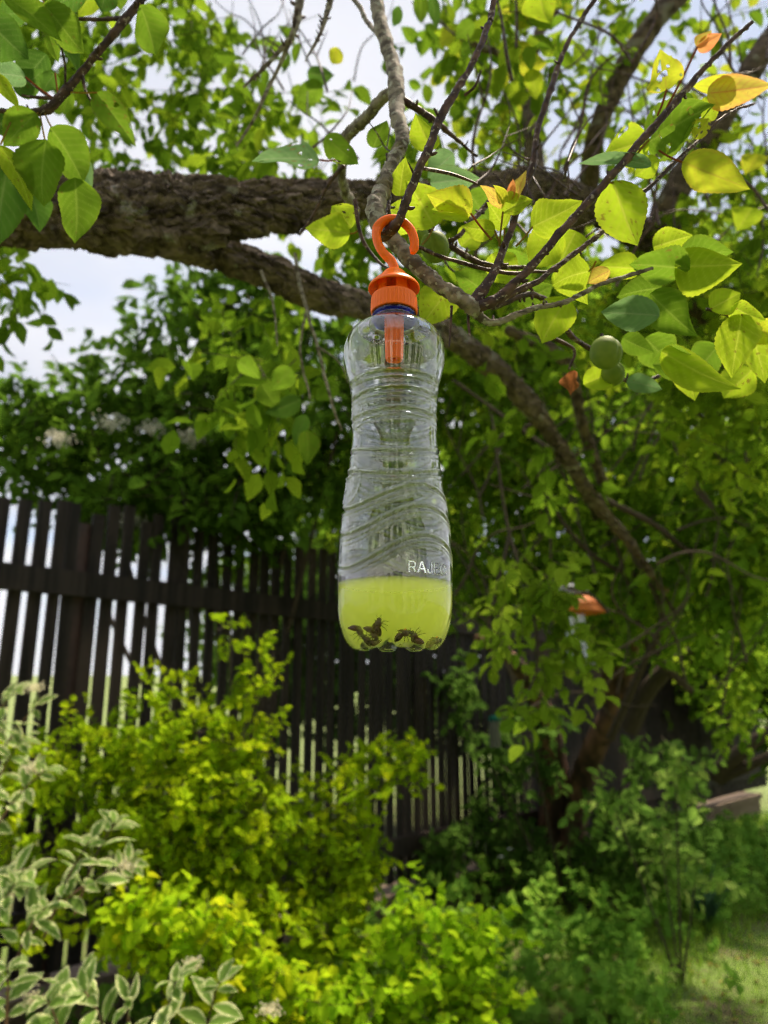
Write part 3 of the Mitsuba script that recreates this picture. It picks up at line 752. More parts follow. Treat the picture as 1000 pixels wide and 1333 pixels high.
# spur buds on the larger twigs
r = rng_of(95)
spur = []
for k, rows in enumerate(twigs):
    rows = np.asarray(rows, float)
    if rows[:, 3].max() < 8:
        continue
    P = smooth_path(np.hstack([np.array([at(*q[:3]) for q in rows]), rows[:, 3:] * rows[:, 2:3] / 2000]), 60)
    for i in r.choice(np.arange(6, 58), 7 if k not in (12, 13, 14) else 22, replace=False):
        d = unit(np.cross(P[i + 1, :3] - P[i, :3], r.normal(size=3)))
        rr = P[i, 3]
        spur.append(tube(smooth_path([P[i, :3], P[i, :3] + d * rr * 1.3, P[i, :3] + (d + [0, 0, .35]) * rr * r.uniform(1.8, 3.0)], 5), rr * np.array([.55, .5, .45, .4, .2]), 6))
add('apricot_tree__spur_buds', join(spur), 'twig_bark', 50, kind='stuff')

# thick limbs of the crown further back, upper right
for rows in ([(900, -30, 2.0, 34), (850, 30, 2.0, 30), (805, 105, 2.05, 28), (775, 180, 2.1, 26), (765, 250, 2.2, 26), (740, 330, 2.3, 26)], [(1030, 20, 2.1, 34), (985, 80, 2.1, 32), (930, 170, 2.15, 34), (880, 250, 2.2, 40), (860, 330, 2.2, 40)],
             [(740, -20, 2.2, 16), (700, 50, 2.2, 16), (690, 120, 2.2, 22), (700, 250, 2.0, 26)], [(545, 0, 1.5, 5), (600, 50, 1.5, 7), (660, 72, 1.6, 10), (700, 80, 1.8, 12)],
             [(660, 430, 1.9, 14), (735, 470, 2.0, 18), (760, 560, 2.2, 16), (790, 640, 2.4, 12)]):
    add('apricot_tree__limb', stem_px(rows, 50, 10, 0.006, 30, 9), 'bark', 50)

# crown further up and back: too many leaves to count
r = rng_of(101)
B = [(50, 180, 60, 2.2, 110, 75, .35), (34, 270, 115, 2.3, 80, 60, .3), (16, 150, 180, 2.1, 50, 50, .2), (20, 390, 190, 1.9, 60, 36, .2), (13, 330, 220, 2.0, 60, 36, .2), (20, 60, 20, 2.2, 90, 50, .2), (10, 15, 370, 1.7, 25, 40, .1),
     (5, 395, 120, 2.0, 40, 30, .2), (16, 270, 30, 2.4, 50, 40, .2)]
B += [(3, 640, 455, 1.7, 45, 30, .1), (5, 715, 555, 2.1, 45, 50, .12), (4, 760, 630, 2.3, 40, 40, .12), (14, 350, 510, 1.5, 50, 60, .1), (20, 330, 430, 2.2, 90, 40, .2), (22, 500, 350, 1.9, 90, 40, .2)]
lv, cdl = crown(r, B, 7, 0.13, 0.055, APR, droop=0.6, kind='ovate', upness=0.5)
add_foliage('apricot_tree__crown', lv)
tw = [twig_mesh(cdl, 0.0016, r)]
B = [(40, 650, 150, 2.3, 80, 100, .4), (36, 720, 210, 2.3, 110, 80, .4), (20, 610, 30, 1.9, 70, 40, .3), (24, 560, 235, 1.8, 70, 45, .25), (24, 720, 60, 2.5, 90, 60, .4), (14, 830, 60, 2.6, 90, 80, .3), (9, 940, 60, 2.4, 60, 60, .3), (10, 700, 8, 1.5, 50, 22, .1)]
lv, cdl = crown(r, B, 7, 0.13, 0.058, APR + [(0.40, 0.42, 0.03)], droop=0.5, kind='ovate', upness=0.5)
add_foliage('apricot_tree__crown', lv)
tw.append(twig_mesh(cdl, 0.0016, r))
B = [(60, 930, 250, 2.4, 110, 70, .35), (90, 930, 350, 2.2, 110, 80, .35), (70, 960, 450, 2.1, 80, 90, .3), (40, 820, 400, 2.2, 90, 60, .3), (50, 940, 560, 2.3, 80, 80, .25), (18, 640, 380, 1.9, 60, 50, .2)]
lv, cdl = crown(r, B, 7, 0.13, 0.050, [(0.10, 0.19, 0.013), (0.19, 0.31, 0.017), (0.33, 0.43, 0.022)], droop=0.4, kind='ovate', upness=0.7)
add_foliage('apricot_tree__crown', lv)
tw.append(twig_mesh(cdl, 0.0016, r))
n = 90
pts = np.stack([r.uniform(-2.0, 2.0, n), r.uniform(-1.1, 0.15, n), r.uniform(2.75, 4.0, n)], -1)
lv, cdl = sprays(r, pts, 9, 0.22, 0.09, APR, droop=0.5)
add_foliage('apricot_tree__crown', lv)
tw.append(twig_mesh(cdl, 0.0025, r))
add('apricot_tree__crown_twigs', join(tw), 'dark_bark', kind='stuff')

# fine bare twigs threaded through the crowns
def bare_twigs(r, n, x0, x1, y0, y1, d0, d1, ln, rad):
    out = []
    for k in range(n):
        x, y, d = r.uniform(x0, x1), r.uniform(y0, y1), r.uniform(d0, d1)
        a = r.uniform(-2.6, -0.5)
        P = [at(x, y, d)]
        for q in range(5):
            a += r.normal() * .28
            x, y, d = x + math.cos(a) * ln / 5, y + math.sin(a) * ln / 5, d + r.normal() * .02
            P.append(at(x, y, d))
        P = smooth_path(P, 16)
        out.append(tube(P, np.linspace(rad, rad * .35, 16), 5))
        if r.uniform() < .7:
            i = r.integers(5, 12)
            w = unit(np.cross(P[i + 1] - P[i], [0, 1, 0])) * r.choice([-1, 1])
            t = np.linspace(0, 1, 6)[:, None]
            out.append(tube(P[i] + (w * .7 + unit(P[i + 1] - P[i])) * t * ln * d / 1000 * .35, np.linspace(rad * .6, rad * .25, 6), 4))
    return join(out)


r = rng_of(121)
add('apricot_tree__bare_twigs', bare_twigs(r, 34, 600, 1010, 60, 380, 1.1, 2.0, 190, .0032), 'twig_bark', 50, kind='stuff')
add('apricot_tree__bare_twigs', bare_twigs(r, 14, 540, 760, 230, 380, .60, .80, 120, .0011), 'twig_bark', 50, kind='stuff')
add('apricot_tree__bare_twigs', bare_twigs(r, 10, 300, 470, 60, 240, 1.0, 1.8, 120, .0022), 'twig_bark', 50, kind='stuff')
add('plum_tree__bare_twigs', bare_twigs(r, 46, 590, 1000, 520, 960, 2.6, 3.9, 170, .0060), 'dark_bark', 50, kind='stuff')

# the large leaves nearest to the camera, each one a part
PALS = {  # base, vein, edge
    'green': ((0.135, 0.245, 0.016), (0.21, 0.32, 0.04), (0.16, 0.25, 0.02)),
    'dark': ((0.075, 0.165, 0.020), (0.14, 0.23, 0.05), (0.09, 0.18, 0.02)),
    'bright': ((0.36, 0.50, 0.022), (0.46, 0.55, 0.06), (0.42, 0.50, 0.03)),
    'yellow': ((0.46, 0.52, 0.030), (0.42, 0.40, 0.04), (0.54, 0.46, 0.05)),
    'orange': ((0.52, 0.43, 0.07), (0.50, 0.24, 0.08), (0.62, 0.28, 0.10)),
    'red': ((0.66, 0.30, 0.10), (0.60, 0.20, 0.08), (0.70, 0.20, 0.10)),
    'blue': ((0.13, 0.24, 0.085), (0.20, 0.30, 0.14), (0.16, 0.26, 0.09)),
    'brown': ((0.24, 0.09, 0.03), (0.16, 0.06, 0.02), (0.30, 0.13, 0.05)),
}
lr = rng_of(111)


def near_leaf(bx, by, tx, ty, d, w, kind='green', dd=0.0, roll=0.0, fold=0.22, curl=0.22, holes=0.0, stalk=None, wave=0.05, label=None, owner='apricot_tree'):
    r = lr
    B, Q = at(bx, by, d), at(tx, ty, d + dd)
    L = np.linalg.norm(Q - B)
    X = unit(Q - B)
    view = unit(CAM - (B + Q) / 2)
    N = unit(view - X * (view @ X))
    Y = np.cross(N, X)
    N, Y = N * math.cos(roll) + Y * math.sin(roll), Y * math.cos(roll) - N * math.sin(roll)
    W = w * d / 1000.0 / max(0.45, abs(math.cos(roll)))
    up = 1.0 if N[2] > -0.2 else -1.0
    v, f, t, sv = veined_leaf(L, W * r.uniform(1.0, 1.15), r, fold * up * r.uniform(.6, 1.5), curl * up * r.uniform(.4, 1.7), 40, 27, wave * r.uniform(.7, 1.8), r.uniform(-.5, .5), 'apricot', r.uniform(-.2, .2))
    base, vein, edge = (np.array(c) for c in PALS[kind])
    tone = r.uniform(.85, 1.15)
    mid = np.exp(-(np.abs(sv) / 0.055) ** 2)
    lat = np.zeros_like(t)
    for q in np.linspace(0.06, 0.78, 7):
        lat = np.maximum(lat, np.exp(-(((t - q - 0.22 * np.abs(sv) ** 1.2)) / 0.012) ** 2) * (np.abs(sv) < .93))
    mot = meshkit.fbm(np.stack([t * 6, sv * 4, t * 0 + r.uniform(0, 50)], -1), 3, 2)[:, None]
    col = base * tone * (0.78 + 0.44 * mot)
    m = np.clip(np.maximum(mid, lat * 0.55), 0, 1)[:, None]
    col = col * (1 - m) + vein * m
    e = np.clip((np.abs(sv) - 0.82) / 0.18, 0, 1)[:, None] * 0.8
    col = col * (1 - e) + edge * e
    if holes > 0:
        h = meshkit.fbm(np.stack([t * 7, sv * 3.5, t * 0 + r.uniform(0, 50)], -1), 2, 6)
        lim = np.quantile(h, holes)
        col = np.where((h < lim * 1.06)[:, None], np.array([0.25, 0.13, 0.04]), col)
        f = f[(h[f] > lim).all(1)]
    sp = meshkit.noise(np.stack([t * 17, sv * 9, t * 0 + r.uniform(0, 50)], -1), 4)
    spm = (np.clip((sp - 0.86) / 0.06, 0, 1) * (0.75 if r.uniform() < .6 else 0.0))[:, None]
    col = col * (1 - spm) + np.array([0.20, 0.10, 0.03]) * spm
    v = B + v @ np.stack([X, Y, N])
    v2, f2 = v, f
    if stalk is not None:
        Pst = smooth_path([B + X * L * 0.02, B * .5 + np.array(at(*stalk)) * .5 - [0, 0, .001], at(*stalk)], 7)
        tv, tf = tube(Pst, 0.0007, 5)
        v2, f2 = join([(v, f), (tv, tf)])
        col = np.vstack([col, np.tile([0.30, 0.11, 0.05] if kind not in ('bright', 'green') else [0.30, 0.22, 0.05], (len(tv), 1))])
    add(f'{owner}__leaf', (v2, f2), 'leaf_near', True, color=col, label=label)


NL = near_leaf
# upper left bunch
NL(112, -12, 58, 12, .62, 30, 'dark', roll=.3)
NL(58, 6, 113, 76, .61, 36, 'green', roll=-.3, stalk=(50, -20, .62))
NL(70, 34, 107, 92, .65, 26, 'dark', roll=.5)
NL(8, -6, 80, 49, .60, 20, 'green', roll=.9)
NL(-22, 22, 40, 82, .60, 50, 'dark', roll=.1)
NL(34, 100, -24, 92, .63, 30, 'blue', roll=.3, stalk=(70, 128, .64))
NL(-12, 92, 25, 140, .60, 24, 'bright', roll=.5)
NL(72, 94, 54, 120, .66, 20, 'dark', stalk=(76, 128, .64))
NL(47, 147, 4, 190, .63, 38, 'green', roll=.4, stalk=(50, 146, .64))
NL(125, 119, 176, 187, .63, 36, 'green', roll=.15, holes=.015, stalk=(92, 120, .64))
NL(184, 8, 206, 78, .62, 42, 'green', roll=-.35, stalk=(182, 4, .64))
NL(126, -18, 100, 22, .66, 30, 'bright')
NL(142, -22, 130, 17, .63, 32, 'dark')
NL(59, 182, 50, 270, .61, 52, 'green', roll=.35, stalk=(52, 148, .64))
NL(68, 167, 116, 244, .63, 46, 'green', roll=-.5, stalk=(58, 146, .64))
NL(98, 232, 102, 320, .62, 56, 'green', roll=-.15)
NL(0, 186, 47, 267, .60, 22, 'bright', roll=.8, stalk=(20, 146, .64))
NL(10, 212, -8, 322, .60, 60, 'dark', roll=.1)
NL(33, 186, 46, 230, .65, 26, 'dark', stalk=(40, 148, .64))
NL(64, 46, 76, 80, .65, 18, 'green')
NL(90, 118, 82, 150, .66, 18, 'green', stalk=(92, 110, .64))
NL(0, 20, 44, 14, .63, 30, 'dark', roll=.2)
NL(-15, 150, 22, 176, .66, 34, 'dark', roll=.2)
NL(20, 120, 58, 92, .67, 30, 'dark', roll=.2)
NL(30, -15, -10, 20, .66, 36, 'green')
NL(150, -20, 158, 10, .67, 26, 'green')
NL(60, 70, 20, 120, .68, 34, 'dark', roll=.3)
NL(20, 200, 40, 250, .67, 34, 'dark', roll=.3)
NL(95, 190, 118, 270, .66, 22, 'blue', roll=.5)
NL(40, 250, 55, 300, .66, 34, 'dark', roll=.3)
# middle
NL(416, 208, 328, 204, .60, 36, 'blue', roll=.5, fold=.45, wave=.1, stalk=(438, 208, .62), holes=.02)
NL(424, 178, 468, 217, .60, 30, 'green', roll=.25, holes=.01)
NL(456, 304, 398, 296, .60, 40, 'bright', roll=.3, wave=.12, stalk=(466, 300, .6))
NL(458, 296, 432, 266, .605, 34, 'bright', roll=-.3, holes=.03)
NL(486, 192, 502, 153, .66, 30, 'green', roll=.3)
NL(563, 196, 540, 150, .54, 34, 'bright', roll=-.3, stalk=(558, 205, .5))
NL(520, 256, 526, 207, .55, 30, 'bright', roll=.2)
NL(566, 296, 532, 236, .55, 52, 'bright', roll=-.1, stalk=(550, 318, .53))
NL(505, 272, 545, 300, .58, 44, 'bright', roll=.1)
NL(614, 278, 556, 252, .53, 32, 'yellow', roll=.5, fold=.5, stalk=(640, 312, .53))
NL(612, 280, 560, 272, .535, 30, 'bright', roll=-.5, fold=.4)
NL(560, 238, 624, 232, .57, 36, 'blue', roll=.3)
NL(645, 300, 600, 296, .54, 28, 'bright', roll=.1, stalk=(656, 330, .53))
NL(657, 298, 636, 262, .545, 28, 'bright', roll=.3, stalk=(656, 335, .53))
NL(655, 270, 626, 240, .53, 17, 'orange', roll=.5, fold=.4)
NL(658, 264, 644, 240, .525, 15, 'yellow', roll=.2, fold=.5)
NL(664, 262, 668, 232, .53, 12, 'red', roll=.3, fold=.5)
NL(672, 262, 684, 219, .53, 16, 'orange', roll=.6, fold=.5)
NL(654, 276, 694, 256, .53, 22, 'bright', roll=.5, fold=.5, stalk=(650, 320, .53))
NL(692, 296, 758, 264, .54, 46, 'bright', roll=.1, stalk=(672, 320, .53))
NL(588, 372, 548, 424, .56, 46, 'bright', roll=.1)
NL(632, 380, 592, 352, .60, 34, 'green', roll=.2)
NL(738, 388, 702, 448, .57, 46, 'bright', roll=.2)
NL(768, 352, 716, 368, .55, 42, 'bright', roll=.2, stalk=(776, 340, .54))
NL(722, 352, 768, 394, .57, 40, 'bright', roll=-.2)
NL(794, 352, 762, 368, .545, 18, 'orange', roll=.2)
NL(728, 300, 690, 350, .60, 46, 'bright', roll=.3)
NL(750, 300, 725, 352, .62, 46, 'bright', roll=-.3)
NL(640, 330, 670, 370, .62, 40, 'bright', roll=.3)
NL(600, 320, 625, 300, .62, 32, 'bright', roll=.3)
NL(690, 362, 660, 320, .64, 36, 'green', roll=.3)
NL(680, 392, 720, 372, .64, 36, 'green', roll=.2)
NL(600, 240, 560, 262, .62, 44, 'green', roll=.2)
NL(590, 200, 555, 232, .66, 36, 'blue', roll=.2)
# right
NL(868, 118, 862, 66, .53, 44, 'yellow', roll=.1, holes=.10, stalk=(856, 150, .52), wave=.1)
NL(907, 62, 940, 44, .54, 16, 'red', roll=.3, fold=.4, stalk=(868, 140, .52))
NL(906, 60, 926, 40, .54, 14, 'orange', roll=-.3, fold=.4)
NL(920, 122, 1004, 112, .56, 34, 'orange', roll=.35, fold=.35)
NL(958, 118, 900, 108, .565, 26, 'yellow', roll=.3, fold=.35)
NL(840, 188, 924, 136, .55, 64, 'green', roll=.1, holes=.06, stalk=(826, 196, .52))
NL(880, 190, 892, 112, .56, 44, 'green', roll=.2)
NL(905, 180, 925, 150, .55, 22, 'yellow', roll=.2, holes=.1)
NL(846, 182, 787, 200, .54, 46, 'bright', roll=-.2, holes=.01, stalk=(806, 222, .52))
NL(848, 213, 752, 202, .53, 22, 'blue', roll=.95, fold=.1)
NL(858, 208, 824, 230, .55, 22, 'bright', roll=.4)
NL(798, 236, 828, 323, .53, 64, 'bright', roll=.1, stalk=(792, 236, .52))
NL(888, 211, 976, 246, .54, 52, 'yellow', roll=.15, wave=.1, stalk=(858, 196, .55))
NL(936, 128, 912, 160, .57, 26, 'bright', roll=.5)
NL(850, 322, 900, 306, .60, 36, 'bright', roll=.2)
NL(878, 346, 964, 346, .56, 52, 'bright', roll=.25, fold=.4)
NL(880, 340, 950, 322, .57, 40, 'green', roll=-.5)
NL(898, 350, 818, 342, .56, 54, 'green', roll=.2, fold=.3)
NL(834, 350, 778, 346, .57, 32, 'bright', roll=.2)
NL(858, 410, 779, 406, .54, 44, 'blue', roll=.3)
NL(846, 382, 906, 440, .58, 56, 'green', roll=.1)
NL(862, 374, 800, 384, .60, 34, 'green', roll=.2)
NL(925, 402, 966, 380, .55, 36, 'bright', roll=.1, stalk=(985, 420, .6))
NL(952, 398, 994, 420, .55, 28, 'bright', roll=.2)
NL(966, 408, 952, 492, .55, 50, 'bright', roll=.1, stalk=(985, 432, .6))
NL(972, 416, 1000, 498, .57, 42, 'bright', roll=-.3)
NL(985, 420, 1010, 448, .56, 34, 'yellow', roll=.2)
NL(860, 458, 960, 512, .60, 50, 'bright', roll=.3)
NL(850, 474, 912, 470, .61, 40, 'green', roll=.3)
NL(890, 470, 905, 522, .63, 34, 'bright', roll=.2)
NL(816, 496, 864, 506, .62, 22, 'blue', roll=.4)
NL(760, 500, 812, 480, .66, 32, 'bright', roll=.2)
NL(840, 440, 880, 480, .66, 44, 'green', roll=.2)
NL(935, 450, 900, 492, .66, 44, 'green', roll=.2)
NL(980, 480, 940, 520, .68, 40, 'bright', roll=.2)
NL(810, 440, 850, 460, .64, 30, 'green', roll=.3)
NL(748, 482, 742, 516, .62, 18, 'brown', roll=.4, fold=.6, wave=.3, label='dry crumpled brown leaf')
# a little further off, softly blurred
for (bx, by, tx, ty, d, w, k) in [(310, 470, 340, 492, 1.3, 24, 'green'), (380, 480, 352, 508, 1.25, 28, 'green'), (392, 520, 345, 540, 1.3, 26, 'dark'), (400, 560, 402, 606, 1.2, 24, 'green'), (340, 500, 362, 532, 1.3, 30, 'green'),
                                  (398, 540, 382, 580, 1.25, 20, 'dark'), (548, -10, 548, 34, 1.3, 18, 'green'), (562, -6, 570, 40, 1.3, 16, 'dark'), (520, 8, 512, 36, 1.3, 14, 'dark'), (612, 56, 600, 78, 1.4, 18, 'green'), (617, 30, 592, 50, 1.4, 20, 'green'),
                                  (700, -20, 712, 36, 1.0, 40, 'bright'), (668, 62, 696, 66, 1.5, 24, 'yellow'), (676, 86, 712, 82, 1.5, 26, 'yellow'), (690, 90, 700, 130, 1.5, 22, 'bright'), (440, 62, 432, 85, 1.2, 18, 'yellow'), (400, 95, 436, 100, 1.4, 24, 'dark'),
                                  (420, 110, 384, 130, 1.4, 26, 'green'), (440, 500, 410, 520, 1.6, 26, 'green'), (610, 250, 640, 290, .9, 40, 'green'), (660, 110, 640, 90, 1.5, 30, 'yellow'), (980, 270, 960, 300, 1.2, 34, 'bright'), (990, 200, 970, 225, 1.3, 30, 'yellow')]:
    NL(bx, by, tx, ty, d, w, k, roll=lr.uniform(-.4, .4))


# apricots
def apricot(px, py, d, dia, label, seed):
    c = at(px, py, d)
    m = trimesh.creation.icosphere(4)
    v = np.array(m.vertices)
    th = np.arctan2(v[:, 1], v[:, 0])
    rr = 1 - 0.13 * np.exp(-(th / 0.16) ** 2) * np.sqrt(np.maximum(0, 1 - v[:, 2] ** 2)) - 0.18 * np.exp(-((v[:, 2] - 1) / 0.08) ** 2)
    v = v * rr[:, None] * [0.96, 0.92, 1.04]
    a = rng_of(seed).uniform(-.6, .6, 3)
    R = trimesh.transformations.euler_matrix(a[0] + .3, a[1], a[2] - 1.2)[:3, :3]
    v = c + (v @ R.T) * dia * d / 2000
    n = meshkit.fbm(np.array(m.vertices) * 2.5 + seed, 3)[:, None]
    col = np.array([0.09, 0.155, 0.014]) * (1 - n) + np.array([0.17, 0.22, 0.03]) * n
    k = add('apricot', (v, np.array(m.faces)), 'fruit_skin', True, label=label, cat='apricot', group='unripe apricots on the twigs', color=col)
    add(k + '__stalk', tube(smooth_path([c + R @ [0, 0, .42] * dia * d / 1000, c + R @ [0.05, 0, .75] * dia * d / 1000], 5), .0012, 6), 'twig_bark', 50)


scene['fruit_skin'] = {'type': 'principled', 'base_color': VC, 'roughness': 0.6, 'specular': 0.2}
apricot(566, 321, .57, 40, 'unripe green apricot right beside the orange hook', 1)
apricot(547, 312, .60, 34, 'unripe green apricot partly hidden behind the orange hook', 2)
apricot(789, 459, .60, 44, 'round dark green apricot hanging among leaves right of the bottle neck', 3)
apricot(798, 486, .66, 32, 'small shaded apricot below the round dark one', 4)

# ------------------------------------------------------------------ the bottle trap
YB = 0.4307
XB = 0.0062


def zr(py, half):
    """height and radius at the bottle's axis for a picture row and a half width there"""
    v = (666.5 - py) / 1000.0
    den = math.cos(PITCH) - v * math.sin(PITCH)
    return 1.5 + YB * (math.sin(PITCH) + v * math.cos(PITCH)) / den, half / 1000.0 * YB / den


C0 = np.array([XB, YB, 0.0])
ZFOOT = zr(846, 0)[0]
prof = [zr(y, h) for y, h in ((404, 27), (419, 28), (423, 33), (428, 45), (435, 55), (445, 62), (458, 65.8), (470, 66), (482, 64), (495, 60.5), (508, 57.5), (520, 56), (545, 55), (570, 55.5), (598, 58), (620, 61), (645, 65), (670, 69), (700, 72.3), (730, 74), (760, 74.8), (785, 74.8))]
PZ = np.array([p[0] for p in prof])[::-1]
PR = np.array([p[1] for p in prof])[::-1]
from scipy.interpolate import PchipInterpolator
r_of = PchipInterpolator(PZ, PR)
ZW = zr(786, 0)[0]                 # below this the base closes into feet
RW = float(r_of(ZW))
ZLIQ = zr(761, 0)[0]


def base_curve(th, u):
    """u 0..1 from the wall at ZW round to the centre; eight feet with grooves between. Returns r, z"""
    H = ZW - ZFOOT
    a = u * 1.0
    # section through a foot
    key = np.array([[RW, ZW], [RW * .985, ZFOOT + H * .72], [RW * .93, ZFOOT + H * .42], [RW * .83, ZFOOT + H * .14], [RW * .68, ZFOOT], [RW * .5, ZFOOT + H * .05], [RW * .25, ZFOOT + H * .2], [0, ZFOOT + H * .25]])
    # section through a groove
    kg = np.array([[RW, ZW], [RW * .972, ZFOOT + H * .73], [RW * .89, ZFOOT + H * .50], [RW * .76, ZFOOT + H * .29], [RW * .61, ZFOOT + H * .20], [RW * .44, ZFOOT + H * .20], [RW * .22, ZFOOT + H * .25], [0, ZFOOT + H * .25]])
    x = np.linspace(0, 1, len(key))
    A = PchipInterpolator(x, key)(a)
    G = PchipInterpolator(x, kg)(a)
    g = (0.5 + 0.5 * np.cos(8 * (th - GROOVE))) ** 3
    P = A * (1 - g)[..., None] + G * g[..., None]
    return P[..., 0], P[..., 1]


GROOVE = -math.pi / 2 + 0.20 + math.pi / 8     # a foot in front, slightly to the right


def relief(th, z):
    """raised and sunken lines round the wall, in metres. th = 0 faces the camera"""
    h = np.zeros(np.broadcast(th, z).shape)
    rows = [(507, 0, 0), (527, .8, 0), (553, 1.2, 0), (600, 6.5, 1), (628, 7.5, 1), (660, 13, 2), (690, 16, 2), (730, 19, 2)]
    for y, amp, kind_ in rows:
        zc = zr(y, 0)[0]
        px = zr(y, 1)[1]
        wob = amp * px * (np.sin(2 * th + 0.33) if kind_ == 2 else -np.cos(2 * th) if kind_ == 1 else np.sin(2 * th))
        x = (z - zc - wob) / (2.5 * px)
        h = h - 0.00110 * np.exp(-x**2) + 0.00050 * np.exp(-((x - 1.9) / 0.6) ** 2) + 0.00050 * np.exp(-((x + 1.9) / 0.6) ** 2)
        h = h + (0.00030 * np.exp(-((x + 4.3) / 0.5) ** 2) if y > 520 else 0)
    # a round medallion on the left of the waist
    zc = zr(560, 0)[0]
    for cx, cz, rad in ((-1.05, zr(545, 0)[0], .010), (-1.15, zr(640, 0)[0], .011)):
        q = np.hypot((th - cx) * 0.027, z - cz)
        h = h + 0.0006 * np.exp(-((q - rad) / .0009) ** 2) + 0.0005 * np.exp(-((q - rad * .55) / .0009) ** 2)
        m = meshkit.noise(np.stack([th * 26, z * 900, th * 0], -1), 3)
        h = h + 0.0006 * (m - .5) * (q < rad * .9)
    return h


NT = 432
TH = np.arange(NT) * 2 * np.pi / NT - np.pi


def shell(inset=0.0, ztop=None, with_relief=True, cap=False, nz=430, nb=46):
    zt = PZ[-1] if ztop is None else ztop
    zs = np.linspace(zt, ZW, nz)
    th, z = np.meshgrid(TH, zs)
    rr = r_of(z) - inset
    if with_relief:
        fade = np.clip((zr(498, 0)[0] - z) / 0.004, 0, 1) * np.clip((z - zr(752, 0)[0]) / 0.003, 0, 1)
        rr = rr + relief(th, z) * fade
    u = np.linspace(0, 1, nb + 1)[1:]
    th2, u2 = np.meshgrid(TH, u)
    rb, zb = base_curve(th2 - np.pi / 2, u2)
    rb = np.maximum(rb - inset, 0)
    zb = zb + inset * u2
    if not with_relief or True:
        pass
    R_ = np.vstack([rr, rb])
    Z_ = np.vstack([z, zb])
    A_ = np.vstack([th, th2])
    v = np.stack([XB + R_ * np.sin(A_), YB - R_ * np.cos(A_), Z_], -1)
    n, m = R_.shape
    i, j = np.meshgrid(np.arange(n - 1), np.arange(m), indexing='ij')
    j2 = (j + 1) % m
    f = np.vstack([np.stack([i * m + j, (i + 1) * m + j, (i + 1) * m + j2], -1).reshape(-1, 3), np.stack([i * m + j, (i + 1) * m + j2, i * m + j2], -1).reshape(-1, 3)])
    v = v.reshape(-1, 3)
    if cap:
        jj = np.arange(m)
        v = np.vstack([v, [XB, YB, zt]])
        f = np.vstack([f, np.stack([np.full(m, len(v) - 1), jj, (jj + 1) % m], -1)])
    return v, f


tag('bottle_trap', 'clear plastic bottle with an orange hooked cap hanging from the twig', 'insect trap')


def ring_strip(R_, z):
    n, m = R_.shape
    th = np.broadcast_to(TH, R_.shape)
    v = np.stack([XB + R_ * np.sin(th), YB - R_ * np.cos(th), z], -1).reshape(-1, 3)
    i, j = np.meshgrid(np.arange(n - 1), np.arange(m), indexing='ij')
    j2 = (j + 1) % m
    return v, np.vstack([np.stack([i * m + j, (i + 1) * m + j, (i + 1) * m + j2], -1).reshape(-1, 3), np.stack([i * m + j, (i + 1) * m + j2, i * m + j2], -1).reshape(-1, 3)])


zs = np.linspace(PZ[-1], ZLIQ, 430)
th_, z_ = np.meshgrid(TH, zs)
fade = np.clip((zr(498, 0)[0] - z_) / 0.004, 0, 1) * np.clip((z_ - zr(755, 0)[0]) / 0.003, 0, 1)
rel = relief(th_, z_) * fade
WALL = 0.00045
outer, inner = r_of(z_) + rel, r_of(z_) - WALL + rel * 0.93
# one closed wall: outer face down, a lip, inner face up
wall = ring_strip(np.vstack([inner[:1], outer, inner[::-1]]), np.vstack([z_[:1], z_, z_[::-1]]))
add('bottle_trap__bottle', wall, 'pet_wall', 40, label='clear ribbed plastic bottle with wavy grooves')
add('bottle_trap__bottle__base', shell(0.0, ZLIQ - 0.0002, False, False, 24, 46), 'pet_wet', True, label='bottle base moulded into rounded feet')


def lathe(rows, n=96, closed=True):
    rows = np.asarray(rows, float)
    th = np.arange(n) * 2 * np.pi / n
    v = np.stack([rows[:, 0][:, None] * np.cos(th), rows[:, 0][:, None] * np.sin(th), np.repeat(rows[:, 1][:, None], n, 1)], -1).reshape(-1, 3)
    k = len(rows)
    i, j = np.meshgrid(np.arange(k if closed else k - 1), np.arange(n), indexing='ij')
    i2, j2 = (i + 1) % k, (j + 1) % n
    f = np.vstack([np.stack([i * n + j, i2 * n + j2, i2 * n + j], -1).reshape(-1, 3), np.stack([i * n + j, i * n + j2, i2 * n + j2], -1).reshape(-1, 3)])
    return v + [XB, YB, 0], f


def Z(y):
    return zr(y, 0)[0]


def R(y, h):
    return zr(y, h)[1]


# drops of water left on the inside of the wall
r = rng_of(77)
drops = []
ds = trimesh.creation.icosphere(2)
for k in range(190):
    a, y = r.uniform(-1.5, 1.5), r.uniform(455, 752)
    z = Z(y)
    rad = float(r_of(z)) - WALL - 0.0016 - (0.0 if y > 500 else 0.0)
    q = r.uniform(.0002, .00065) * (1.6 if r.uniform() < .1 else 1)
    X, N = np.array([math.cos(a), math.sin(a), 0]), np.array([math.sin(a), -math.cos(a), 0])
    dv = np.array(ds.vertices) * [q, q * .5, q * r.uniform(1, 1.5)]
    drops.append((np.array([XB, YB, z]) + N * (rad + (.0011 if y < 498 else 0.0)) + dv[:, :1] * X + dv[:, 1:2] * N + dv[:, 2:] * [0, 0, 1], np.array(ds.faces)))
add('bottle_trap__bottle__droplets', join(drops), 'water_drop', True, kind='stuff')

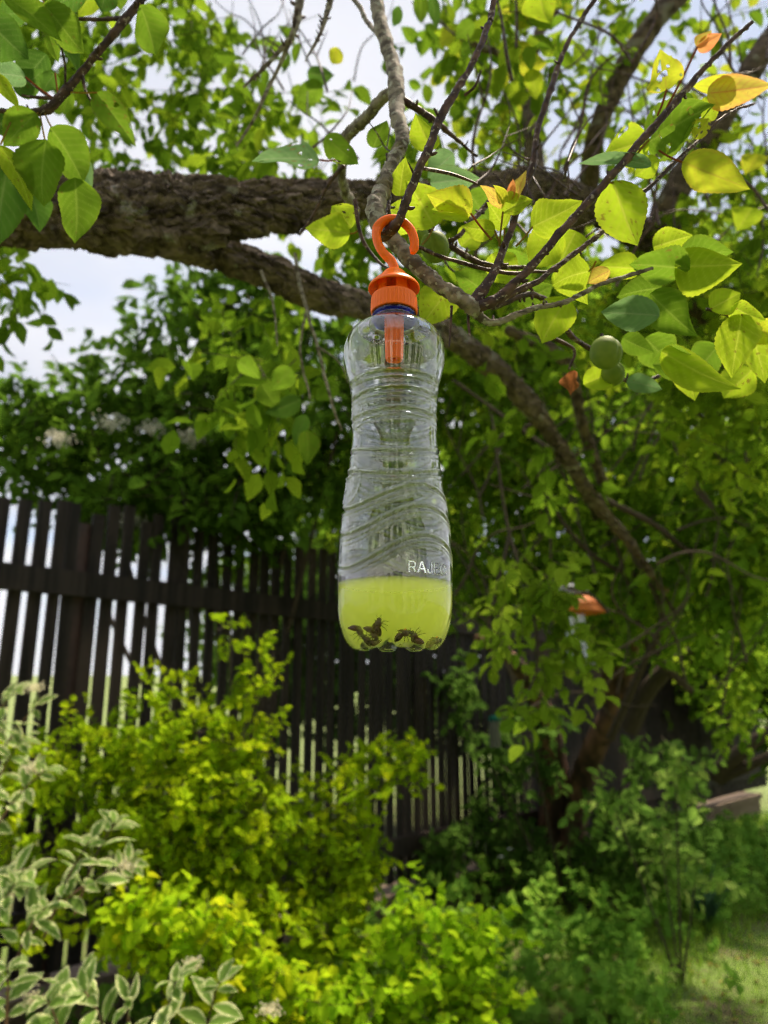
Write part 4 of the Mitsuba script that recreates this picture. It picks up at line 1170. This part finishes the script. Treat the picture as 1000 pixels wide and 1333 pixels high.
# raised lettering on the front right of the wall
txt = meshkit.text_mesh('RAJEC', 1.0, 0.1)
tv = np.array(txt.vertices)
txt = trimesh.Trimesh(tv, txt.faces).subdivide_to_size(0.22)
tv = np.array(txt.vertices)
sc_ = 0.0060
zc = Z(756)
ang = 0.20 + (tv[:, 0] - tv[:, 0].min()) / np.ptp(tv[:, 0]) * 0.80
zz = zc + tv[:, 1] * sc_
rad = r_of(zz) + 0.00015 + tv[:, 2] * 0.006
add('bottle_trap__bottle__lettering', (np.stack([XB + rad * np.sin(ang), YB - rad * np.cos(ang), zz], -1), np.array(txt.faces)), 'frosted_letters', False, label='raised clear letters RAJEC')

# blue neck finish: thread, support ring
add('bottle_trap__neck', lathe([(R(404, 24.5), Z(400)), (R(404, 26.5), Z(400.5)), (R(407, 27), Z(411)), (R(411, 29.5), Z(412)), (R(414, 29.5), Z(414)), (R(416, 27.2), Z(415.5)), (R(421, 28), Z(420)), (R(420, 26.5), Z(421)), (R(411, 24.5), Z(411))][::-1]), 'blue_plastic', 50, label='dark blue translucent neck')
# orange screw ring with ribs, its column with windows, the hat brim, the hook and the entry tube
ring_y = (379, 404)
th = np.arange(240) * 2 * np.pi / 240
rib = 1 + 0.016 * (np.cos(th * 40) > 0.55)
rowz = [(R(408, 27.5), Z(408.5), 0), (R(408, 29.8), Z(408), 1), (R(404, 30.2), Z(404), 1), (R(390, 29.6), Z(390), 1), (R(387, 28.9), Z(387), 0), (R(385.5, 27), Z(385.8), 0), (R(385, 17), Z(385.3), 0), (R(389, 16), Z(390), 0), (R(391, 25.5), Z(391), 0), (R(407, 26.5), Z(407), 0)]
v, f = lathe([(a, b) for a, b, c in rowz], 240)
v = v.reshape(len(rowz), 240, 3)
for i, (a, b, c) in enumerate(rowz):
    if c:
        v[i, :, :2] = [XB, YB] + (v[i, :, :2] - [XB, YB]) * rib[:, None]
add('bottle_trap__cap', (v.reshape(-1, 3), f), 'orange_plastic', 30, label='ribbed orange screw cap')
# column: four thick bars leave entry windows
cols = []
for k in range(4):
    a0 = k * math.pi / 2 + 0.55
    n = 9
    aa = np.linspace(a0 - 0.42, a0 + 0.42, n)
    ro, ri = R(378, 20.5), R(378, 16)
    vv = []
    for zc_ in (Z(387), Z(366)):
        for q in (ro, ri):
            vv.append(np.stack([XB + q * np.cos(aa), YB + q * np.sin(aa), np.full(n, zc_)], -1))
    vv = np.vstack(vv)
    i = np.arange(n - 1)
    ff = [np.stack([i, i + 1, i + 1 + 2 * n], -1), np.stack([i, i + 1 + 2 * n, i + 2 * n], -1), np.stack([i + n, i + 1 + 3 * n, i + 1 + n], -1), np.stack([i + n, i + 3 * n, i + 1 + 3 * n], -1)]
    ff.append(np.array([[0, 2 * n, 3 * n], [0, 3 * n, n], [n - 1, 2 * n - 1, 4 * n - 1], [n - 1, 4 * n - 1, 3 * n - 1]]))
    cols.append((vv, np.vstack(ff)))
for c in cols:
    add('bottle_trap__cap__bar', c, 'orange_plastic')
add('bottle_trap__brim', lathe([(R(376, 33.0), Z(377.3)), (R(375, 33.8), Z(376.2)), (R(373, 33.4), Z(374.6)), (R(370, 31.2), Z(371.8)), (R(367, 27.6), Z(368.6)), (R(363, 23), Z(365)), (R(360, 19), Z(361.4)), (R(357, 16.2), Z(358)), (R(354, 13.5), Z(355)), (R(351, 9), Z(352.5)), (R(350, 4), Z(351.5)), (0.00005, Z(351.3)),
                                (0.00005, Z(355)), (R(356, 10), Z(356)), (R(360, 14.4), Z(360.5)), (R(364, 19), Z(366)), (R(368, 25.5), Z(370)), (R(373, 31.2), Z(375.4))], 120), 'orange_plastic', 40, label='orange hat shaped brim')
hp = np.array([(516, 356), (512.5, 346), (508.5, 338.5), (500, 330), (493, 319), (490, 306), (492.5, 295), (501, 287.5), (513, 285.5), (525, 289.5), (534.5, 299), (539, 311), (539.5, 321), (537.5, 329.5)])
hpts = smooth_path([at(x, y, YB / (math.cos(PITCH) - (666.5 - y) / 1000 * math.sin(PITCH))) for x, y in hp], 120)
hook = tube(hpts, np.concatenate([np.full(112, R(310, 6.9)), R(310, 6.9) * np.linspace(1, .55, 8)]), 20, flat=0.8)
add('bottle_trap__hook', hook, 'orange_plastic', True, label='orange plastic hook')
zt0, zt1 = Z(396), Z(469)
add('bottle_trap__entry_tube', lathe([(R(440, 12.6), zt0), (R(440, 12.4), zt0 - (zt0 - zt1) * .5), (R(470, 11.4), zt1 + .0012), (R(470, 10.6), zt1), (R(470, 4.0), zt1 + .0005), (R(470, 3.2), zt1 + .0022), (R(470, 3.0), zt1 + .02), (R(440, 11), zt0)][::-1], 64), 'orange_plastic', 40, label='tapered orange entry tube inside the bottle')

# the liquid: a cloudy medium
scene_medium = {'type': 'homogeneous', 'albedo': {'type': 'rgb', 'value': [0.968, 0.997, 0.27]}, 'sigma_t': 75.0,
                'phase': {'type': 'isotropic'}}
scene['liquid_skin'] = {'type': 'thindielectric', 'int_ior': 1.03, 'ext_ior': 1.0}
liq = shell(0.0006, ZLIQ, False, True, 24, 46)
add('liquid', liq, 'liquid_skin', True, label='cloudy yellow green liquid filling the bottom of the hanging bottle', cat='liquid', kind='stuff', interior=scene_medium)


# the drowned bees
def ellipsoid(c, rad, n=3):
    m = trimesh.creation.icosphere(n)
    return np.array(m.vertices) * rad + c, np.array(m.faces)


import manifold3d as m3


def bee_meshes(seed):
    r = rng_of(seed)
    body = None
    rows = [((-.0032 - .0016 * k, 0, -.00025 * k * k), .00215 * math.sin(math.pi * (0.22 + .70 * (k / 4)))) for k in range(5)]
    chain = [((.0039, 0, -.0004), .00145), ((.0026, 0, 0), .0009), ((.0009, 0, .0003), .00205), ((-.0009, 0, .0002), .0019), ((-.0020, 0, 0), .0008)] + rows
    ms = None
    for (c0, r0), (c1, r1) in zip(chain[:-1], chain[1:]):
        h = m3.Manifold.batch_hull([m3.Manifold.sphere(r0, 24).translate(c0), m3.Manifold.sphere(r1, 24).translate(c1)])
        ms = h if ms is None else ms + h
    for s_ in (1, -1):   # eyes
        ms = ms + m3.Manifold.sphere(.0007, 16).scale((.8, .7, 1.4)).translate((.0043, s_ * .0009, 0))
    ms = ms.refine_to_length(.0005)
    mm = ms.to_mesh()
    v, f = np.array(mm.vert_properties[:, :3], float), np.array(mm.tri_verts)
    tm = trimesh.Trimesh(v, f)
    trimesh.smoothing.filter_taubin(tm, iterations=6)
    v, f = np.array(tm.vertices), np.array(tm.faces)
    v += tm.vertex_normals * (meshkit.noise(v * 2600, seed)[:, None] - .5) * .0004
    x = v[:, 0]
    band = (np.sin((x + .0005) * 4300) > .1) & (x < -.002)
    col = np.where(band[:, None], np.array([0.13, 0.065, 0.020]), np.array([0.028, 0.015, 0.007]))
    col = np.where(((x > -.0017) & (x < .0022))[:, None], np.array([0.075, 0.042, 0.017]), col)
    col = col * r.uniform(.7, 1.3, (len(v), 1))
    fuzz = []
    for i in r.choice(len(v), 120):
        if x[i] > -.0025:
            fuzz.append(tube(np.array([v[i], v[i] + tm.vertex_normals[i] * .0005]), np.array([.00005, .00002]), 3, cap=False))
    fv, ff = join(fuzz)
    v2, f2 = join([(v, f), (fv, ff)])
    col = np.vstack([col, np.tile([0.14, 0.08, 0.03], (len(fv), 1))])
    wings = []
    for s_ in (1, -1):
        for L, w, yaw in ((.0066, .0019, .12), (.0046, .0015, .30)):
            lv, lf, t, sv = veined_leaf(L, w, r, 0, .05, 9, 5)
            a = math.pi + s_ * -(yaw + r.uniform(-.1, .2))
            M = trimesh.transformations.rotation_matrix(a, [0, 0, 1])[:3, :3] @ trimesh.transformations.rotation_matrix(r.uniform(-.3, .3), [1, 0, 0])[:3, :3]
            wings.append((lv @ M.T + [.0005, s_ * .0012, .0016], lf))
    legs = []
    for s_ in (1, -1):
        for k, x0 in enumerate((.0019, .0006, -.0009)):
            o = np.array([x0, s_ * .0012, -.0014])
            k1 = o + [(.6 - k * .7) * .002, s_ * .0022, r.uniform(-.0003, .0012)]
            k2 = k1 + [(.5 - k * .6) * .0012, s_ * .0008, -.0022]
            k3 = k2 + [(.3 - k * .5) * .0012, s_ * r.uniform(-.0006, .0010), -.0014]
            legs.append(tube(smooth_path([o, k1, k2, k3], 10), np.linspace(.00034, .00012, 10), 5))
    ant = [tube(smooth_path([(.0049, s_ * .0004, .0004), (.0062, s_ * .0012, .0012), (.0078, s_ * .0017, .0004)], 8), .00012, 5) for s_ in (1, -1)]
    return (v2, f2, col), wings, legs, ant


bees = [(470, 826, -.75, .75, .3, 'dark drowned bee lying furthest left in the liquid', 201), (480, 836, 2.6, .2, 1.0, 'drowned bee lying flat at the bottom between the left pair', 202), (493, 817, 1.4, .3, -.8, 'drowned bee standing upright on top of another bee', 203),
        (488, 830, -1.0, .5, .6, 'drowned bee leaning below the upright one beside the groove', 204), (526, 829, .35, .5, -.2, 'drowned bee with orange pollen in the middle foot of the bottle', 205), (537, 832, 2.2, .3, .5, 'drowned bee curled at the right end of the middle foot', 206), (566, 836, .25, .2, .3, 'small bee lying alone in the rightmost foot of the bottle', 207)]
scene['pollen'] = {'type': 'principled', 'base_color': rgb((0.75, 0.26, 0.02)), 'roughness': 0.8}
for (px, py, rot, tilt, rollb, lab, seed) in bees:
    (bv, bf, bc), wings, legs, ant = bee_meshes(seed)
    z = Z(py)
    x = (px - 500) / 1000 * 0.425
    th0 = math.asin(np.clip((x - XB) / 0.028, -.95, .95))
    uu = np.linspace(0, .7, 200)
    rb_, zb_ = base_curve(np.full(200, th0 - math.pi / 2), uu)
    rad = float(np.interp(-z, -zb_, rb_)) - 0.0029
    xo = np.clip(x - XB, -rad * .95, rad * .95)
    y = YB - math.sqrt(max(rad**2 - xo**2, 0))
    c = np.array([XB + xo, y, z])
    M = trimesh.transformations.euler_matrix(rollb, 0, 0, 'rxyz')[:3, :3]
    A = np.stack([np.array([math.cos(rot), 0.25 * math.sin(tilt), math.sin(rot)]), np.array([0, 1, 0])])
    X = unit(A[0])
    Nn = unit(np.array([-math.sin(rot) * .5, -math.cos(tilt + rollb), math.cos(rot) * .7]))
    Nn = unit(Nn - X * (X @ Nn))
    Mx = np.stack([X, np.cross(Nn, X), Nn])
    sc = np.array([0.60, 0.84, 0.84])
    tr = lambda q: c + (q * sc) @ Mx
    k = key_for('bee')
    tag(k, lab, 'bee', 'drowned bees in the liquid')
    add(k + '__body', (tr(bv), bf), 'bee_body', True, color=bc)
    for w_ in wings:
        add(k + '__wing', (tr(w_[0]), w_[1]), 'bee_wing')
    for w_ in legs:
        add(k + '__leg', (tr(w_[0]), w_[1]), 'dark_bark')
    for w_ in ant:
        add(k + '__antenna', (tr(w_[0]), w_[1]), 'dark_bark')
    if seed in (205, 207):
        for s_ in ((-.0006, .0026, -.0012), (.0012, .0016, .0014)):
            pv, pf = ellipsoid(np.array(s_), [.0011, .0008, .0009], 2)
            add(k + '__pollen_basket', (tr(pv), pf), 'pollen', True)

# ------------------------------------------------------------------ bird feeder far behind, hanging in the tree
fc = at(748, 787, 2.75)
tag('bird_feeder', 'small feeder with an orange domed roof hanging in the tree right of the bottle', 'bird feeder')
scene['orange_roof'] = {'type': 'principled', 'base_color': rgb((0.50, 0.14, 0.02)), 'roughness': 0.7}
scene['grey_metal'] = {'type': 'principled', 'base_color': rgb((0.22, 0.23, 0.25)), 'roughness': 0.8, 'specular': 0.2}


def lathe_at(c, rows, n=40):
    v, f = lathe(rows, n)
    return v - [XB, YB, 0] + c, f


add('bird_feeder__roof', lathe_at(fc, [(.105, -.03), (.10, -.008), (.075, .018), (.04, .032), (0.001, .036), (0.001, .028), (.04, .024), (.075, .008), (.098, -.03)]), 'orange_roof', 40)
add('bird_feeder__lid', lathe_at(fc, [(.052, .034), (.05, .06), (.03, .072), (0.001, .074), (0.001, .034)]), 'grey_metal', 40)
add('bird_feeder__seed_tube', lathe_at(fc, [(.036, -.20), (.036, 0.02), (.034, .02), (.034, -.2)]), 'pet_plastic', 40)
add('bird_feeder__tray', lathe_at(fc, [(.07, -.215), (.072, -.20), (.068, -.198), (.06, -.21), (0.001, -.21), (.001, -.216)]), 'grey_metal', 40)
add('bird_feeder__wire', tube(np.array([fc + [0, 0, .07], fc + [0.01, 0.02, .5]]), .0010, 5), 'dark_bark')

fc = at(644, 950, 4.6)
tag('tube_feeder', 'small dull tube with a teal cap hanging before the fence right of the bottle', 'bird feeder')
add('tube_feeder__tube', lathe_at(fc, [(.032, -.10), (.034, .05), (.001, .05), (.001, -.10)]), 'milky', 40)
add('tube_feeder__cap', lathe_at(fc, [(.036, .05), (.036, .07), (.012, .085), (.001, .085), (.001, .05)]), 'teal_plastic', 40)
add('tube_feeder__wire', tube(np.array([fc + [0, 0, .08], fc + [0.0, 0.05, .5]]), .0012, 5), 'dark_bark')
scene['teal_plastic'] = {'type': 'principled', 'base_color': rgb((0.012, 0.09, 0.07)), 'roughness': 0.95, 'specular': 0.05}
scene['milky'] = {'type': 'principled', 'base_color': rgb((0.10, 0.105, 0.085)), 'roughness': 0.9}

# ------------------------------------------------------------------ behind the photographer: house and hedge mirrored in the bottle
scene['render_wall'] = {'type': 'principled', 'base_color': mikit.proc(lambda p, n, uv: mix([0.74, 0.77, 0.80], [0.82, 0.84, 0.86], fbm(p.x * 2, p.z * 2, p.y * 2, 3))), 'roughness': 0.9}
scene['window_pane'] = {'type': 'principled', 'base_color': rgb((0.03, 0.035, 0.04)), 'roughness': 0.08, 'specular': 0.6}
scene['white_paint'] = {'type': 'principled', 'base_color': rgb((0.80, 0.80, 0.80)), 'roughness': 0.5}
scene['roof_tile'] = {'type': 'principled', 'base_color': rgb((0.16, 0.07, 0.05)), 'roughness': 0.8}


def bx(name, x0, x1, y0, y1, z0, z1, m, **kw):
    b = trimesh.creation.box((x1 - x0, y1 - y0, z1 - z0))
    b.apply_translation(((x0 + x1) / 2, (y0 + y1) / 2, (z0 + z1) / 2))
    return add(name, b, m, **kw)


tag('white_house', 'white house behind the photographer mirrored in the bottle', 'house')
bx('white_house__wall', -9.2, 13.0, -12.0, -5.8, -0.2, 5.6, 'render_wall')
for x, ww in ((-8.2, 1.4), (-5.4, 1.5), (-2.5, 1.4), (-0.4, 1.9), (2.6, 1.0), (4.8, 1.5), (7.6, 1.5), (10.4, 1.5)):
    for z in (0.9, 3.3):
        w = bx('white_house__window', x, x + ww, -5.84, -5.78, z, z + 1.7, 'window_pane')
        for a, b_ in ((x - .09, x), (x + ww / 2 - .05, x + ww / 2 + .05), (x + ww, x + ww + .09)):
            bx(w + '__frame', a, b_, -5.82, -5.73, z - .08, z + 1.78, 'white_paint')
P = trimesh.creation.extrude_polygon(__import__('shapely').Polygon([(-12.6, 5.55), (-5.3, 5.55), (-8.9, 8.2)]), 23.2)
pv = np.array(P.vertices)
add('white_house__roof', (np.stack([pv[:, 2] - 9.7, pv[:, 0], pv[:, 1] + .08], -1), np.array(P.faces)), 'roof_tile')
